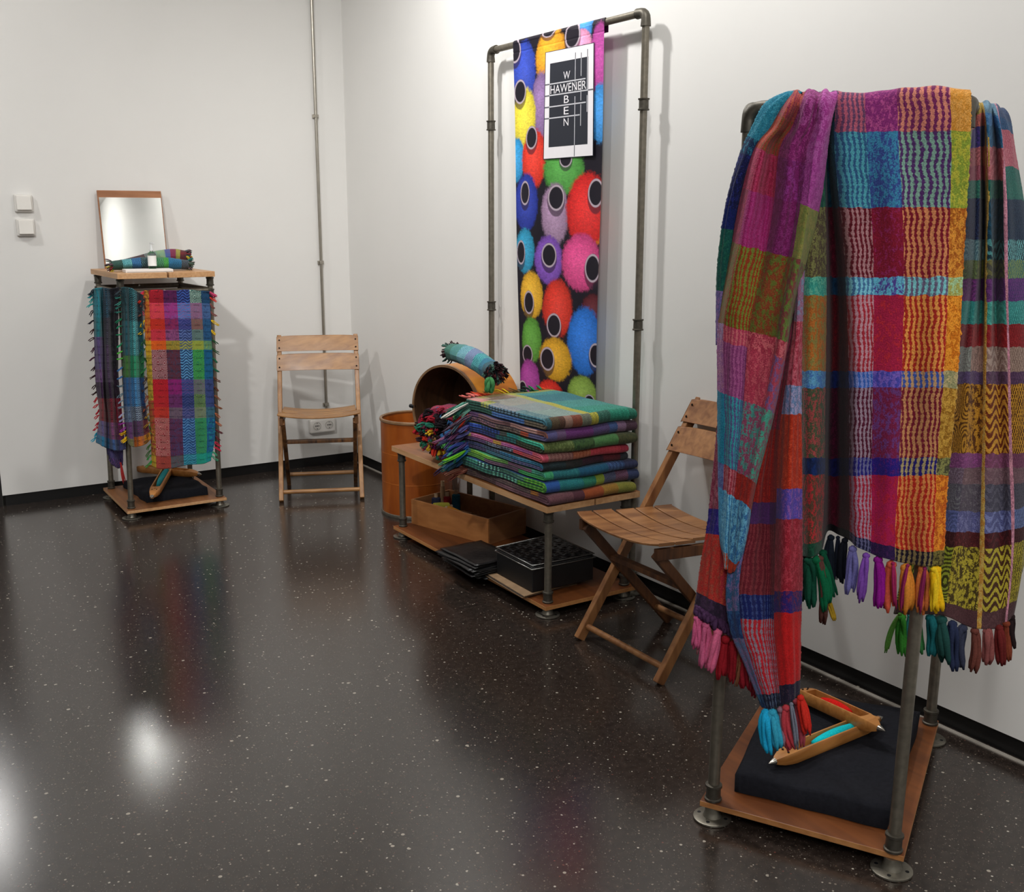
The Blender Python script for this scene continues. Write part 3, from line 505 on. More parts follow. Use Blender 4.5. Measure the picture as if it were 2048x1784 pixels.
# ---------------------------------------------------------------- folding chairs
def make_chair(label,o,e,wf,wb,c1,c2,dark,group='wooden folding chairs',h=.77,slats=5):
    t=thing('folding_chair',label,'chair',(o[0],o[1],0),group)
    e=Vector((e[0],e[1],0)).normalized(); bk=Vector((-e.y,e.x,0)); O=Vector((o[0],o[1],0))
    def P(x,y,z): return O+e*x+bk*y+Vector((0,0,z))
    W1=wood('chair_wood',c1,c2,2,8,.42,9); W2=wood('chair_seat_wood',c1,c2,0,8,.4,9); WD=wood('chair_dark_wood',dark,c1,2,8,.5,9)
    def bar(name,a,b_,w,th,mat,par=t,bev=.003):
        a=Vector(a);b_=Vector(b_);d=(b_-a);L=d.length;d.normalize(); ee=e if abs(d.dot(e))<.8 else bk; s=(ee-d*ee.dot(d)).normalized(); u=s.cross(d); g=G()
        g.add([a+d*(x*L)+s*(y*w/2)+u*(z*th/2) for x in(0,1) for y in(-1,1) for z in(-1,1)],[(0,1,3,2),(4,6,7,5),(0,4,5,1),(2,3,7,6),(0,2,6,4),(1,5,7,3)])
        return g.build(name,mat,par,bevel=bev)
    zt=h; yt=.0+.65*zt
    for x in (.011,wf-.011):
        bar('long_leg',P(x,0,.004),P(x,yt,zt),.022,.034,W1)
    ins=(wf-wb)/2
    for x in (ins+.012,wf-ins-.012):
        bar('short_leg',P(x,.365,.004),P(x,-.0,.405),.020,.032,WD)
    g=G(); g.tube([P(.02,.028,.045),P(wf-.02,.028,.045)],.0105,12); g.build('front_rung',W2,t,smooth='auto')
    g=G(); g.tube([P(ins+.02,.30,.07),P(wf-ins-.02,.30,.07)],.0105,12); g.build('rear_rung',W2,t,smooth='auto')
    bar('cross_bar',P(ins+.015,.108,.283),P(wf-ins-.015,.108,.283),.03,.018,WD)
    for x in (.027,wf-.027):   # rails under the seat
        g=G(); g.add([P(x+dx,y,z) for dx in(-.009,.009) for y,z in((-.012,.388),(.372,.366),(.372,.398),(-.012,.424))],[(0,1,2,3),(7,6,5,4),(0,4,5,1),(1,5,6,2),(2,6,7,3),(3,7,4,0)]); g.build('seat_rail',WD,t,bevel=.002)
    # seat slats, dished
    ns=slats; y0=-.035;y1=.375;gap=.0075
    for k in range(ns):
        a=y0+(y1-y0)*k/ns+gap/2;b_=y0+(y1-y0)*(k+1)/ns-gap/2; g=G(); m=15; vs=[]
        for i in range(m):
            q=i/(m-1); x=.010+(wf-.020)*q
            if k>=2: x=.026+(wf-.052)*q
            for (yy,top) in ((a,0),(a,1),(b_,1),(b_,0)):
                tr=(yy-y0)/(y1-y0)
                if k==0 and yy==a: yy2=yy+.018*abs(2*q-1)**6
                else: yy2=yy
                dish=.021*(1-(2*q-1)**2)*(.8+.2*math.sin(PI*tr))
                z=.434-.028*tr-dish+.007*top+(.006 if (k==0 and False) else 0); vs.append(P(x,yy2,z+.004))
        fs=[(i*4+j,i*4+(j+1)%4,(i+1)*4+(j+1)%4,(i+1)*4+j) for i in range(m-1) for j in range(4)]+[(0,1,2,3),((m-1)*4+3,(m-1)*4+2,(m-1)*4+1,(m-1)*4)]
        g.add(vs,fs); g.build('seat_slat',W2,t,bevel=.0015,smooth='auto')
    # back slats, slightly curved, fixed in front of the long legs
    for (za,zb) in ((zt-.072,zt+.004),(zt-.165,zt-.085)):
        g=G(); m=13; vs=[]
        for i in range(m):
            q=i/(m-1); x=-.002+(wf+.004)*q; cv=.016*(1-(2*q-1)**2); cut=.006*abs(2*q-1)**8
            for z,dy in ((za,-.021),(zb-cut,-.021),(zb-cut,-.033),(za,-.033)):
                vs.append(P(x,.65*z+dy*.85+cv,z+dy*-.5*.0))
        fs=[(i*4+j,i*4+(j+1)%4,(i+1)*4+(j+1)%4,(i+1)*4+j) for i in range(m-1) for j in range(4)]+[(0,1,2,3),((m-1)*4+3,(m-1)*4+2,(m-1)*4+1,(m-1)*4)]
        g.add(vs,[f[::-1] for f in fs]); sl=g.build('back_slat',W2,t,bevel=.0015,smooth='auto')
        for x in (.012,wf-.012):
            for z in (za+.018,zb-.02):
                h_=G(); h_.lathe([(.0042,0),(.0042,.0016),(0,.002)],P(x,.65*z-.0335*.85-.0005,z),-bk,10); h_.build('screw',plain('screw_dark','#2b211b',.5,.4),sl)
    return t
make_chair('light brown wooden folding chair in the corner in front of the double socket',(-.703,-.647),(.9196,-.3928),.418,.372,'#85592f','#ab7d4a','#2e1a0e')
make_chair('worn brown wooden folding chair between the stacked blankets and the big hanging shawls',(-.487,-2.846),(-.01,-1),.43,.372,'#754a2a','#a37246','#3c2213')
# ================================================================ bench with pipe legs
t=thing('pipe_bench','low steel-pipe bench with wooden top and lower shelf along the right wall','bench',(-.27,-2.05,0))
g=G(); edgeboard(g,[(-.478,-2.65),(-.274,-2.65),(-.274,-1.458),(-.478,-1.458)],.386,.409); g.build('top_plank',[wood('bench_top_wood','#7d4c2a','#9c673c',1,6,.42,10),M_EDGE],t,bevel=.0012)
g=G(); edgeboard(g,[(-.268,-2.65),(-.068,-2.65),(-.068,-1.458),(-.268,-1.458)],.386,.409); g.build('top_plank',[wood('bench_top_wood','#7d4c2a','#9c673c',1,6,.42,10),M_EDGE],t,bevel=.0012)
g=G(); edgeboard(g,[(-.480,-2.65),(-.075,-2.65),(-.075,-1.462),(-.480,-1.462)],.033,.048); g.build('lower_shelf',[M_BOARD,wood('shelf_edge','#a8713f','#bf8650',1,10)],t,bevel=.0012)
for x,y in ((-.447,-2.615),(-.447,-1.492),(-.105,-2.615),(-.105,-1.492)):
    post(t,(x,y,.048),(x,y,.386),.0132); foot(t,x,y,.033)
g=G(); g.tube([(-.105,-1.49,.372),(-.105,-2.61,.372)],.011,12); g.build('rail',M_PIPE,t,smooth='auto')
# ---------------------------------------------------------------- drums
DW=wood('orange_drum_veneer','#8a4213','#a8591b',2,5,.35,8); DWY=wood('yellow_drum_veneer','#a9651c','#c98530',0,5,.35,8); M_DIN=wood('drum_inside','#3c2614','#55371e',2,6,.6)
t=thing('round_drum','upright open round drum of orange veneer on the floor behind the bench','drum',(-.19,-1.14,0))
g=G(); g.lathe([(.168,.012),(.168,.455),(.163,.458),(.160,.455),(.160,.02),(0,.02),(0,.012)],(-.19,-1.14,0),(0,0,1),64); g.build('shell',DW,t,smooth='auto')
g=G(); g.lathe([(.169,.447),(.1725,.449),(.1735,.455),(.171,.461),(.164,.462),(.160,.458),(.160,.447)],(-.19,-1.14,0),(0,0,1),64,caps=False); g.build('top_rim',plain('worn_rim','#8a6a4c',.4,.2,.2,40),t,smooth='auto')
g=G(); g.lathe([(.16,0),(.172,0),(.174,.006),(.172,.014),(.168,.016)],(-.19,-1.14,0),(0,0,1),64,caps=False); g.build('bottom_rim',M_FLG,t,smooth='auto')
for z in (.16,.30): 
    g=G(); g.lathe([(.1682,0),(.1688,.002),(.1682,.004)],(-.19,-1.14,z),(0,0,1),64,caps=False); g.build('band',wood('drum_band','#a2581e','#b8651f',2,5),t,smooth='auto')
t=thing('round_drum','open round veneer drum lying on its side on the far end of the bench','drum',(-.39,-1.78,.41))
th=math.radians(18); ax=Vector((math.cos(th),math.sin(th),0)); o=Vector((-.385,-1.785,.41+.192))
g=G(); g.lathe([(.19,0),(.19,.25),(.0,.25)],o,ax,72,caps=False); g.build('shell',DWY,t,smooth='auto')
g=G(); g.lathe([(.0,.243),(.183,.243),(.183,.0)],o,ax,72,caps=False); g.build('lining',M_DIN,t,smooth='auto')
g=G(); g.lathe([(.182,-.001),(.182,-.006),(.191,-.006),(.1915,.004),(.1905,.006)],o,ax,72,caps=False); g.build('rim',plain('worn_rim','#8a6a4c',.4,.2,.2,40),t,smooth='auto')
g=G(); g.lathe([(.0,-.004),(.008,-.004),(.009,.0),(.008,.02)],o+Vector((-.0,.0,.0))+Vector((math.sin(th),-math.cos(th),0))*-.186+ax*-.002,(math.sin(th)*-1,math.cos(th),0),10); g.build('latch',M_BLK,t,smooth='auto')
# rolled shawl on top of the lying drum
t=thing('rolled_shawl','rolled teal and lilac shawl lying over the top of the lying drum','shawl',(-.3,-1.75,.8))
mr=textile('teal_lilac_roll',[(1,'z',[(0,'#4a7a6a','#2f5a52',.4),(.14,'#5a8a78','#3a7a8a',.45),(.3,'#4f8298','#7fb0b4',.45),(.46,'#7f84a8','#5a7f9a',.4),(.6,'#2f7a82','#5aaab0',.45),(.75,'#3a5a8a','#2f8a8c',.4),(.88,'#2a6a70','#4a4a5c',.4)])],30,26)
rolled(t,[(-0.41,-1.8775,0.857),(-0.4,-1.9472,0.8538),(-0.39,-2.026,0.8421),(-0.39,-2.1186,0.8217),(-0.4,-2.1887,0.8118)],[.036,.040,.041,.040,.039],mr,[40,60],['#241a1e','#3a4a44','#2f1c20','#4a6a60','#2a1a1c','#5a2a2e','#3a2a2c'],.95,len_t=.025,w=.012)
p=(-0.45,-2.2344,0.8026)
tassel(p,(p[0]-.01,p[1]-.01,p[2]-.055),.03,'#3f7a4a',t,4,knot=False)
# bundle of fringed shawls pushed into the drum
FRB=['#1e1a1c','#241a20','#8c1f2c','#a8242e','#2f6a50','#2f7a66','#3a2a2c','#5a2a3a','#c93a2a','#c9a02a','#6a2a5a','#2a5a4a','#7a5a3a','#2b2326','#4a8a4a','#8a2a3a','#3a6a9a','#33202a','#201c20']
t=thing('shawl_bundle','thick bundle of crimson shawls with a mass of multicoloured knotted fringes beside the stack','shawl',(-.45,-1.85,.41))
mb=textile('crimson_bundle',[(1,'m',[(0,'#7a1f3c','#a02a48',.4),(.3,'#6a1f4a','#4a1a3a',.4),(.55,'#8a2044','#3a4a3c',.35),(.75,'#5a1838','#7a2a50',.4)])],20,20)
g=G()
bx=Vector((-0.51,-1.9483,0.56)); ax2=ax
rolled(t,[tuple(bx),tuple(bx+ax2*.06+Vector((.01,.01,.0))),tuple(o+ax*.03+Vector((0,-.05,-.075))),tuple(o+ax*.16+Vector((0,-.03,-.078)))],[.106,.108,.100,.09],mb,[0,0],FRB,.86)
rs=random.Random(4); dd=-ax2; s=Vector((ax2.y,-ax2.x,0)); 
for k in range(150):
    a=k*2.39996; q=math.sqrt((k+.5)/150); p=bx+(s*math.cos(a)*.118+Vector((0,0,1))*math.sin(a)*.092)*q+dd*(.010-.03*q*q)
    out=(dd*rs.uniform(.5,1)+s*rs.uniform(-.7,.7)+Vector((0,0,rs.uniform(-1.1,.35)))).normalized(); L=rs.uniform(.022,.05)
    e_=p+out*L
    if e_.z<.415: e_.z=.415
    tassel(p,e_,rs.uniform(.012,.02),FRB[(k*7+k//5)%len(FRB)],t,3,seed=k,knot=k%3==0)
for px,py in ((818,870),(822,882),(814,876)):
    pass
# ---------------------------------------------------------------- blanket stack
def blanket(label,z0,h,x0,x1,y0,y1,R_,L_,Tm,seed,frc,order,top=False):
    rs=np.random.RandomState(seed); t=thing('folded_blanket',label,'blanket',((x0+x1)/2,(y0+y1)/2,z0),'folded blankets stacked on the bench')
    th=h/4*.94; g=G(); nx=40; zc=z0+h/2
    mR=textile('fold_weave_%d'%order,[(1,R_[0],R_[1])],30,16,edge=.01); mL=textile('side_weave_%d'%order,[(.5,L_[0],L_[1]),(1,L_[0],L_[2])],26,16,edge=.01)
    mT=mR if Tm is None else textile('top_weave_%d'%order,Tm,20,30,edge=.006)
    ph=rs.uniform(0,6,6)
    def path(rad,yn,yf,k):  # half-loop centre line in y,z ; k scales wobble
        P=[(yf,rad)]
        for q in np.linspace(1,0,12)[1:]: P.append((yn+rad+(yf-yn-rad)*q,rad))
        for a in np.linspace(0,PI,11)[1:-1]: P.append((yn+rad-rad*math.sin(a)*1.0,rad*math.cos(a)))
        for q in np.linspace(0,1,12): P.append((yn+rad+(yf-yn-rad)*q,-rad))
        return np.array(P)
    for (rad,yn) in ((h/2-th/2,y0),(max(th*.55,h/2-1.5*th),y0+th*1.15)):
        P=path(rad,yn,y1,1); n=len(P)
        T=np.gradient(P,axis=0); T/=np.linalg.norm(T,axis=1)[:,None]+1e-9; Nn=np.stack([T[:,1],-T[:,0]],1)
        outer=P+Nn*-th/2; inner=P+Nn*th/2
        if outer[0,1]<inner[0,1]: outer,inner=inner,outer
        loop=list(outer)+list(inner[::-1]); tot=len(loop); vs=[];uv=[]
        for i in range(nx):
            q=i/(nx-1); x=x0+(x1-x0)*q
            edge=max(0,1-min(q,1-q)*nx/4.); squ=1-.16*edge**2
            for j,(yy,zz) in enumerate(loop):
                yq=(yy-y0)/(y1-y0)
                wx=.004*math.sin(5*yq+ph[0])+.003*math.sin(13*yq+ph[1]); wy=.005*math.sin(4*q+ph[2])+.003*math.sin(11*q+ph[3])
                wz=.0016*math.sin(9*q+1.3+3*yq)+.0012*math.sin(17*yq+.4)
                vs.append((x+wx*(1-2*q if False else 1),yy+wy*(1-yq),zc+zz*squ+wz)); uv.append((.5+zz/h,q))
        o0=len(g.v); fs=[];mi=[]
        f=[]; uvf=[]
        for i in range(nx-1):
            for j in range(tot):
                j2=(j+1)%tot; f.append((i*tot+j,i*tot+j2,(i+1)*tot+j2,(i+1)*tot+j))
        n0=len(g.f); g.add(vs,f,uv)
        # left and right side faces (the ply edges)
        for side,i in ((0,0),(1,nx-1)):
            m2=n
            vo=[vs[i*tot+k] for k in range(n)]; vi=[vs[i*tot+tot-1-k] for k in range(n)]
            mid=[tuple((Vector(a)+Vector(b_))/2+Vector(((-1 if side==0 else 1)*th*.30,0,0))) for a,b_ in zip(vo,vi)]
            uo=[((.25 if p[1]>=0 else .75),(p[0]-y0)/(y1-y0)) for p in P]
            for A_,B_ in ((vo,mid),(mid,vi)):
                ff=[(k,k+1,n+k+1,n+k) for k in range(n-1)]
                if side==1: ff=[x_[::-1] for x_ in ff]
                g.add(A_+B_,ff,uo+uo,1)
        if top:
            for q_ in range(n0,n0+len(f)):
                fz=g.f[q_]; cz=sum(g.v[i_][2] for i_ in fz)/4; cy=sum(g.v[i_][1] for i_ in fz)/4
                if cz>z0+h*.78 and cy>y0+.03:
                    g.mi[q_]=2; g.uv[q_]=[((g.v[i_][0]-x0)/(x1-x0),(g.v[i_][1]-y0)/(y1-y0)) for i_ in fz]
    g.build('cloth',[mR,mL,mT],t,smooth=True)
    for (dx,yy,zz,dirx,diry,dz,c,L,w) in frc:
        p=(x0+dx,y0+(y1-y0)*yy,z0+h*zz); tassel(p,(p[0]+dirx*L,p[1]+diry*L,max(p[2]+dz*L,.415 if p[0]>-.48 else 0)),w,c,t,3,knot=False)
    return t
def fr(cols,zz,n,y=1.0,L=.06,w=.010,dz=-.25,x=0,span=.3,seed=0):
    rs=random.Random(seed); return [(x+span*k/max(1,n-1)*.12+rs.uniform(-.004,.004),y-rs.uniform(0,.06),zz,-.85+rs.uniform(-.2,.3),.30+rs.uniform(-.3,.3),dz+rs.uniform(-.3,.15),cols[k%len(cols)],L*rs.uniform(.7,1.3),w) for k in range(n)]
def frf(cols,n,L=.07,w=.011,zz=1.0,seed=0): # fringe along far edge of the top face
    rs=random.Random(seed); return [(.02+.36*k/(n-1),1.0,zz,rs.uniform(-.5,.2),.8,rs.uniform(-.15,.15),cols[int(k/n*len(cols))],L*rs.uniform(.7,1.2),w) for k in range(n)]
X0,X1,Y0,Y1=-.484,-.088,-2.645,-2.10
hs=[.040,.046,.035,.031,.034,.042,.043,.046]   # bottom to top
sc_=.306/sum(hs); zz=.4095
B=[
 ('lowest folded blanket of the bench stack, mauve-brown with a rust and olive fold','d',[(0,'#5f3e46','#7a5258',.35),(.28,'#5a3540','#40282f',.3),(.4,'#a0522c','#7a3a28',.35),(.62,'#8f6a33','#a8812f',.35),(.8,'#7a7d38','#8f8a3c',.35)],
  [(0,'#6a4450','#5a3a44',.3),(.12,'#b87a3a','#8a5a3a',.3),(.2,'#5f4a50','#7a6a60',.35),(.6,'#54404a','#7a6a58',.4)],[(0,'#6a4652','#5a3a44',.3),(.2,'#7a5660','#5a4048',.3),(.6,'#4a3238','#6a5a50',.3)],['#6a3a30','#7a4a40','#8a5a4c']),
 ('second blanket from the bottom of the stack, deep blue and teal','r',[(0,'#2f5da6','#2a4a8a',.35),(.14,'#20607a','#2f8a7a',.4),(.38,'#1f6a66','#3a8a5a',.4),(.52,'#94a63a','#6a8a3a',.3),(.62,'#4a4a60','#5f6a8a',.35),(.75,'#5a3a48','#7a5a78',.35),(.88,'#3a4468','#2f3a5a',.35)],
  [(0,'#3f8a30','#6aa83a',.35),(.22,'#4a7a6a','#3c6a5c',.35),(.5,'#2a4a44','#7fbfae',.4),(.75,'#2f7a68','#4a9a86',.4)],[(0,'#3a7a2c','#5a9a3a',.35),(.3,'#2f5a50','#6ab09a',.4),(.6,'#26584e','#3a7a6a',.3)],['#2f4a5a','#3a5a80','#3a2f50','#5a8a6a','#2a6a6a']),
 ('folded blanket third from the bottom of the stack with a lime-green side','z',[(0,'#2f8a60','#4aa070',.35),(.08,'#1f5a66','#2f7a7c',.4),(.35,'#225c7c','#1f4a66',.4),(.66,'#1f2c50','#4a6a9a',.4),(.85,'#3a3f5c','#2a3050',.35)],
  [(0,'#4a9a86','#2f7a50',.3),(.14,'#7a5a70','#6a5066',.3),(.42,'#5f8f4a','#7aa85a',.3),(.62,'#6aa438','#8ab83c',.35),(.9,'#4a7a8a','#3f6a7a',.3)],[(0,'#3f9a56','#2a7a4a',.3),(.3,'#6a5066','#5a4458',.3),(.7,'#5a943a','#4a7a34',.3)],['#6ab82c','#5aa83a','#2f6a9a','#2f4a8a','#3f8f6a']),
 ('thin dark folded blanket in the middle of the stack, black-green with maroon squares','d',[(0,'#1a2226','#2a4044',.35),(.25,'#1f2a24','#3a2a30',.35),(.45,'#2f1f2c','#4a2a34',.35),(.7,'#4a2028','#6a2a30',.35),(.9,'#2c2a3a','#3c4a44',.35)],
  [(0,'#2a6a8a','#3f7a9a',.3),(.3,'#2a6a90','#20506c',.3),(.5,'#4a5f78','#2a3a50',.45),(.75,'#2a3a60','#4a4a78',.35)],[(0,'#5a5a80','#3a4a70',.35),(.35,'#2f6a80','#4a6a80',.35),(.7,'#3a3458','#504a70',.3)],['#2f5aa0','#3a4a90','#4a9a80','#5a4a80']),
 ('pink and red folded blanket, fourth from the top of the stack','z',[(0,'#d05f74','#a8384c',.4),(.06,'#6c3d40','#a07a72',.45),(.34,'#8f4a34','#b8765a',.4),(.56,'#ae3f46','#c24a5a',.35),(.9,'#b03a4c','#98344a',.3)],
  [(0,'#d4586a','#e07a90',.4),(.12,'#b0609a','#8a4a90',.35),(.4,'#b0609a','#d085b8',.35),(.5,'#c4a04a','#b08a50',.3),(.6,'#ae5a86','#c07aa8',.35),(.88,'#b8b04a','#8a9a4a',.3)],[(0,'#a84a52','#c2605a',.3),(.25,'#c23a4a','#a85a50',.3),(.36,'#34303f','#8a9ab0',.4),(.7,'#4c3a60','#6a4a78',.35)],['#4a4a70','#6a5a80','#8a5a7a']),
 ('olive-green folded blanket third from the top of the stack, with a blue and teal side','m',[(0,'#505f34','#687848',.4),(.3,'#3f5c34','#2a4028',.4),(.52,'#4c7a48','#3f6a40',.3),(.78,'#4a4c30','#38402a',.4)],
  [(0,'#2f9a80','#3fae92',.3),(.32,'#2f9a96','#2a8088',.3),(.46,'#5a5a5a','#4a5a50',.3),(.55,'#1f2f60','#3a5aa8',.45),(.8,'#2a4aa0','#3a5ab8',.35)],[(0,'#242c20','#3a4a2c',.35),(.35,'#2a5a60','#2f7a78',.3),(.6,'#2a3a78','#1f2a50',.3)],['#5a5a90','#7a4a70','#4a3a60']),
 ('violet and slate folded blanket second from the top of the stack','r',[(0,'#5e5a86','#4a4a78',.35),(.10,'#5f5270','#6a4a70',.4),(.2,'#582860','#6a3a78',.4),(.5,'#443a60','#5a4a78',.35),(.68,'#2f4a7c','#4a5a80',.3),(.78,'#876a84','#5a4a66',.35),(.88,'#40303c','#5a4050',.35)],
  [(0,'#8a5a50','#7a4a48',.3),(.1,'#b08a84','#a87a74',.3),(.42,'#6f4f52','#7f5a5c',.3),(.85,'#5a3a66','#6a4a70',.3)],[(0,'#5a567e','#4a4a70',.3),(.2,'#a8482c','#8a4a3a',.3),(.3,'#4a3c3c','#7a6a60',.45),(.6,'#4a3c48','#9a6a78',.4)],['#4a5a66','#5a4a5a','#c03a2a','#b83030','#c8402c','#6a7a7a']),
 ('top folded blanket of the bench stack, teal green with bright fringes','z',[(0,'#2a4a50','#3f6a70',.3),(.05,'#473c2c','#5a4c38',.4),(.14,'#55382c','#3f302a',.35),(.2,'#8a6a5c','#7a6a64',.3),(.28,'#7c4430','#6a3a30',.35),(.38,'#6a6f60','#50584e',.35),(.48,'#a8a43c','#6a6a34',.3),(.56,'#1d4a40','#3a6a5c',.35),(.7,'#1d6a58','#2a8a70',.35),(.92,'#205a4a','#2f7a66',.3)],
  [(0,'#3a6a7a','#50808c',.3),(.3,'#5a7a90','#2a3a44',.35),(.7,'#9aa04a','#5a6a70',.3),(.8,'#1f4a40','#2a5a4c',.3)],[(0,'#6a6050','#5a5044',.3),(.25,'#3a62a0','#4a72a8',.3),(.65,'#1f4a3f','#2a5a4c',.3)],['#6a9a8a','#2f6a5c','#c8c4bc','#3a5a50']),
]
TOP=[(.10,'m',[(0,'#4a6a70','#6a8a8c',.4),(.35,'#8a8c90','#5a6a74',.4),(.7,'#a0a34a','#8a8c80',.3),(.8,'#c98a84','#b8908a',.3)]),
 (.42,'z',[(0,'#6a807c','#8fa39a',.4),(.3,'#8a8f8c','#6f8588',.4),(.55,'#9a8c80','#7a8f8a',.4),(.8,'#b08a70','#8a8a80',.4),(.92,'#b0a04a','#a08a60',.3)]),
 (.50,'m',[(0,'#a8a044','#7a8a4a',.3),(.5,'#9a9a4c','#8aa07a',.3),(.9,'#b0ac4c','#9aa050',.3)]),
 (1,'r',[(0,'#1f6a5c','#3f9a88',.4),(.25,'#4a9088','#2a6a68',.4),(.5,'#337a80','#2a5a6a',.4),(.8,'#2f6a70','#4a9a94',.4),(.93,'#a0a048','#5a8a5a',.3)])]
offs=[(-.004,-.012),(.002,.004),(-.006,.004),(-.012,.014),(-.02,.006),(.0,-.004),(.0,.002),(.0,.0)]
for k,(lb,pt_,Rr,L1,L2,fc) in enumerate(B):
    h=hs[k]*sc_; ox,oy=offs[k]; f=fr(fc,.6,13,L=.085,w=.0135,seed=k,x=-.012,dz=-.45)
    if k==7: f+=frf(['#d4716a','#cc4a30','#c98a50','#e0c22a','#6a5a3a','#2f4a40','#2f7a50','#c9502c'],22,seed=3)
    blanket(lb,zz+.0004,h-.0008,X0+(.012 if k==0 else 0),X1+ox+(-.01 if k in(3,4) else 0)+(.012 if k in (1,2) else 0),Y0+oy,Y1+.03*(3.5-k)/3.5+.012*math.sin(k*2),(pt_,Rr),(('z' if k%2 else 'm'),L1,L2),TOP if k==7 else None,k+20,f,k,top=(k==7)); zz+=h
# ---------------------------------------------------------------- crate with bobbins on the lower shelf
t=thing('open_crate','open brown wooden crate holding yarn spools on the lower shelf of the bench','crate',(-.25,-1.65,.048))
ca_,cb_=Vector((-.396,-1.474,0)),Vector((-.276,-1.932,0)); e1=(cb_-ca_).normalized(); e2=Vector((-e1.y,e1.x,0)); LC=(cb_-ca_).length; WC=.235; HC=.112; z0=.0485
CW=wood('crate_wood','#9a6236','#b87d48',1,6,.4,8); CWI=wood('crate_side','#7a5032','#9a6a42',0,6,.5,8)
def cbox(name,a0,a1,b0,b1,c0,c1,mat):
    P=[ca_+e1*a+e2*b_ for a,b_ in((a0,b0),(a1,b0),(a1,b1),(a0,b1))]; g=G(); g.prism([(p.x,p.y) for p in P],c0,c1); return g.build(name,mat,t,bevel=.0008)
cbox('bottom_board',.004,LC-.004,.004,WC-.004,z0,z0+.006,CWI)
cbox('side_board',0,LC,0,.008,z0,z0+HC,CW); cbox('side_board',0,LC,WC-.008,WC,z0,z0+HC,CWI)
cbox('end_board',0,.008,.008,WC-.008,z0,z0+HC,CWI); cbox('end_board',LC-.008,LC,.008,WC-.008,z0,z0+HC,CWI)
def spool(label,a,b_,z,col,h=.11,r=.014,d=(0,0,1),tube='#a08468'):
    b_+=.015; p=ca_+e1*a+e2*b_; p.z=z; t=thing('yarn_spool',label,'spool',tuple(p),'yarn spools in the crate'); D=Vector(d).normalized()
    g=G(); g.lathe([(.006,0),(.0085,0),(.0085,h),(.006,h),(.006,0)],p,D,16); g.build('cardboard_tube',plain('spool_tube',tube,.7,0,.1),t,smooth='auto')
    g=G(); g.lathe([(.0086,h*.08),(r,h*.12),(r*1.08,h*.45),(r,h*.82),(.0086,h*.86)],p,D,20); g.build('yarn_winding',yarn(col),t,smooth='auto')
zb=z0+.0065
spool('navy yarn spool standing at the far end of the crate',.05,.09,zb,'#2c2f44',.12,.02)
spool('bare wooden spool standing tallest in the crate',.035,.145,zb,'#9a7a5c',.165,.011,tube='#b89a78')
spool('dark red yarn spool standing in the crate',.085,.125,zb,'#7a1f24',.125,.016)
spool('teal blue yarn spool standing in the crate',.085,.18,zb,'#1f5a70',.125,.018)
spool('gold yarn spool lying tilted on the others in the crate',.15,.05,zb+.082,'#a8702a',.12,.015,(e1*.8+e2*.35+Vector((0,0,-.32))))
spool('yellow-green yarn spool lying in the crate',.09,.025,zb+.078,'#9a943a',.1,.018,(e1*.3+e2*.9+Vector((0,0,-.1))))
spool('brown yarn spool lying under the gold spool in the crate',.16,.09,zb+.05,'#6a4a34',.12,.016,(e1*.9+e2*.2))
spool('olive yarn spool lying on the crate bottom',.24,.05,zb+.018,'#8f8a5a',.12,.016,(e1*1+e2*.1))
# black box, bags and folders
M_BAG=plain('black_paper','#141314',.38,0,.25,50,.4); M_FOIL=plain('black_foil','#17181a',.22,0,.3,36,.9)
t=thing('black_case','square black case with a wrinkled glossy lid on the lower shelf of the bench','case',(-.33,-2.4,.048))
q4=[(-.462,-2.285),(-.468,-2.545),(-.19,-2.55),(-.182,-2.262)]
def inset(q,k): cx=sum(p[0] for p in q)/4;cy=sum(p[1] for p in q)/4; return [(cx+(p[0]-cx)*k,cy+(p[1]-cy)*k) for p in q]
g=G(); g.prism(inset(q4,.965),.064,.148); g.build('case_body',plain('black_leatherette','#0e0e10',.55,0,.15,60),t,bevel=.003)
g=G(); g.prism(q4,.1485,.1535); g.build('lower_tray',M_FOIL,t,bevel=.002)
g=G(); 
gr=[];uvg=[]
qq=inset(q4,.975)
for i in range(40):
    r=[];w_=[]
    for j in range(40):
        s_=i/39;u_=j/39; x=(qq[0][0]*(1-s_)+qq[1][0]*s_)*(1-u_)+(qq[3][0]*(1-s_)+qq[2][0]*s_)*u_; y=(qq[0][1]*(1-s_)+qq[1][1]*s_)*(1-u_)+(qq[3][1]*(1-s_)+qq[2][1]*s_)*u_
        ed=min(s_,1-s_,u_,1-u_); z=.1655+(.0018*math.sin(x*210+y*60+2*math.sin(y*90))+.0012*math.sin(y*300+x*80)) if ed>.03 else .1665
        if ed<=0: z=.155
        r.append((x,y,z));w_.append((s_,u_))
    gr.append(r);uvg.append(w_)
g.grid(gr,uvg); g.build('glossy_lid',M_FOIL,t,smooth=True)
for zz_,k_ in ((.166,.975),(.152,1.0)):
    q_=inset(q4,k_); g=G(); g.tube([(*q_[i%4],zz_) for i in (0,1,2,3,0)],.0028,8); g.build('lid_rim',plain('edge_glint_rim','#8c8c8a',.25,.8,.1,60),t,smooth=True)  # pale tubes standing in for highlights along the plastic lid edges
rs=random.Random(12)
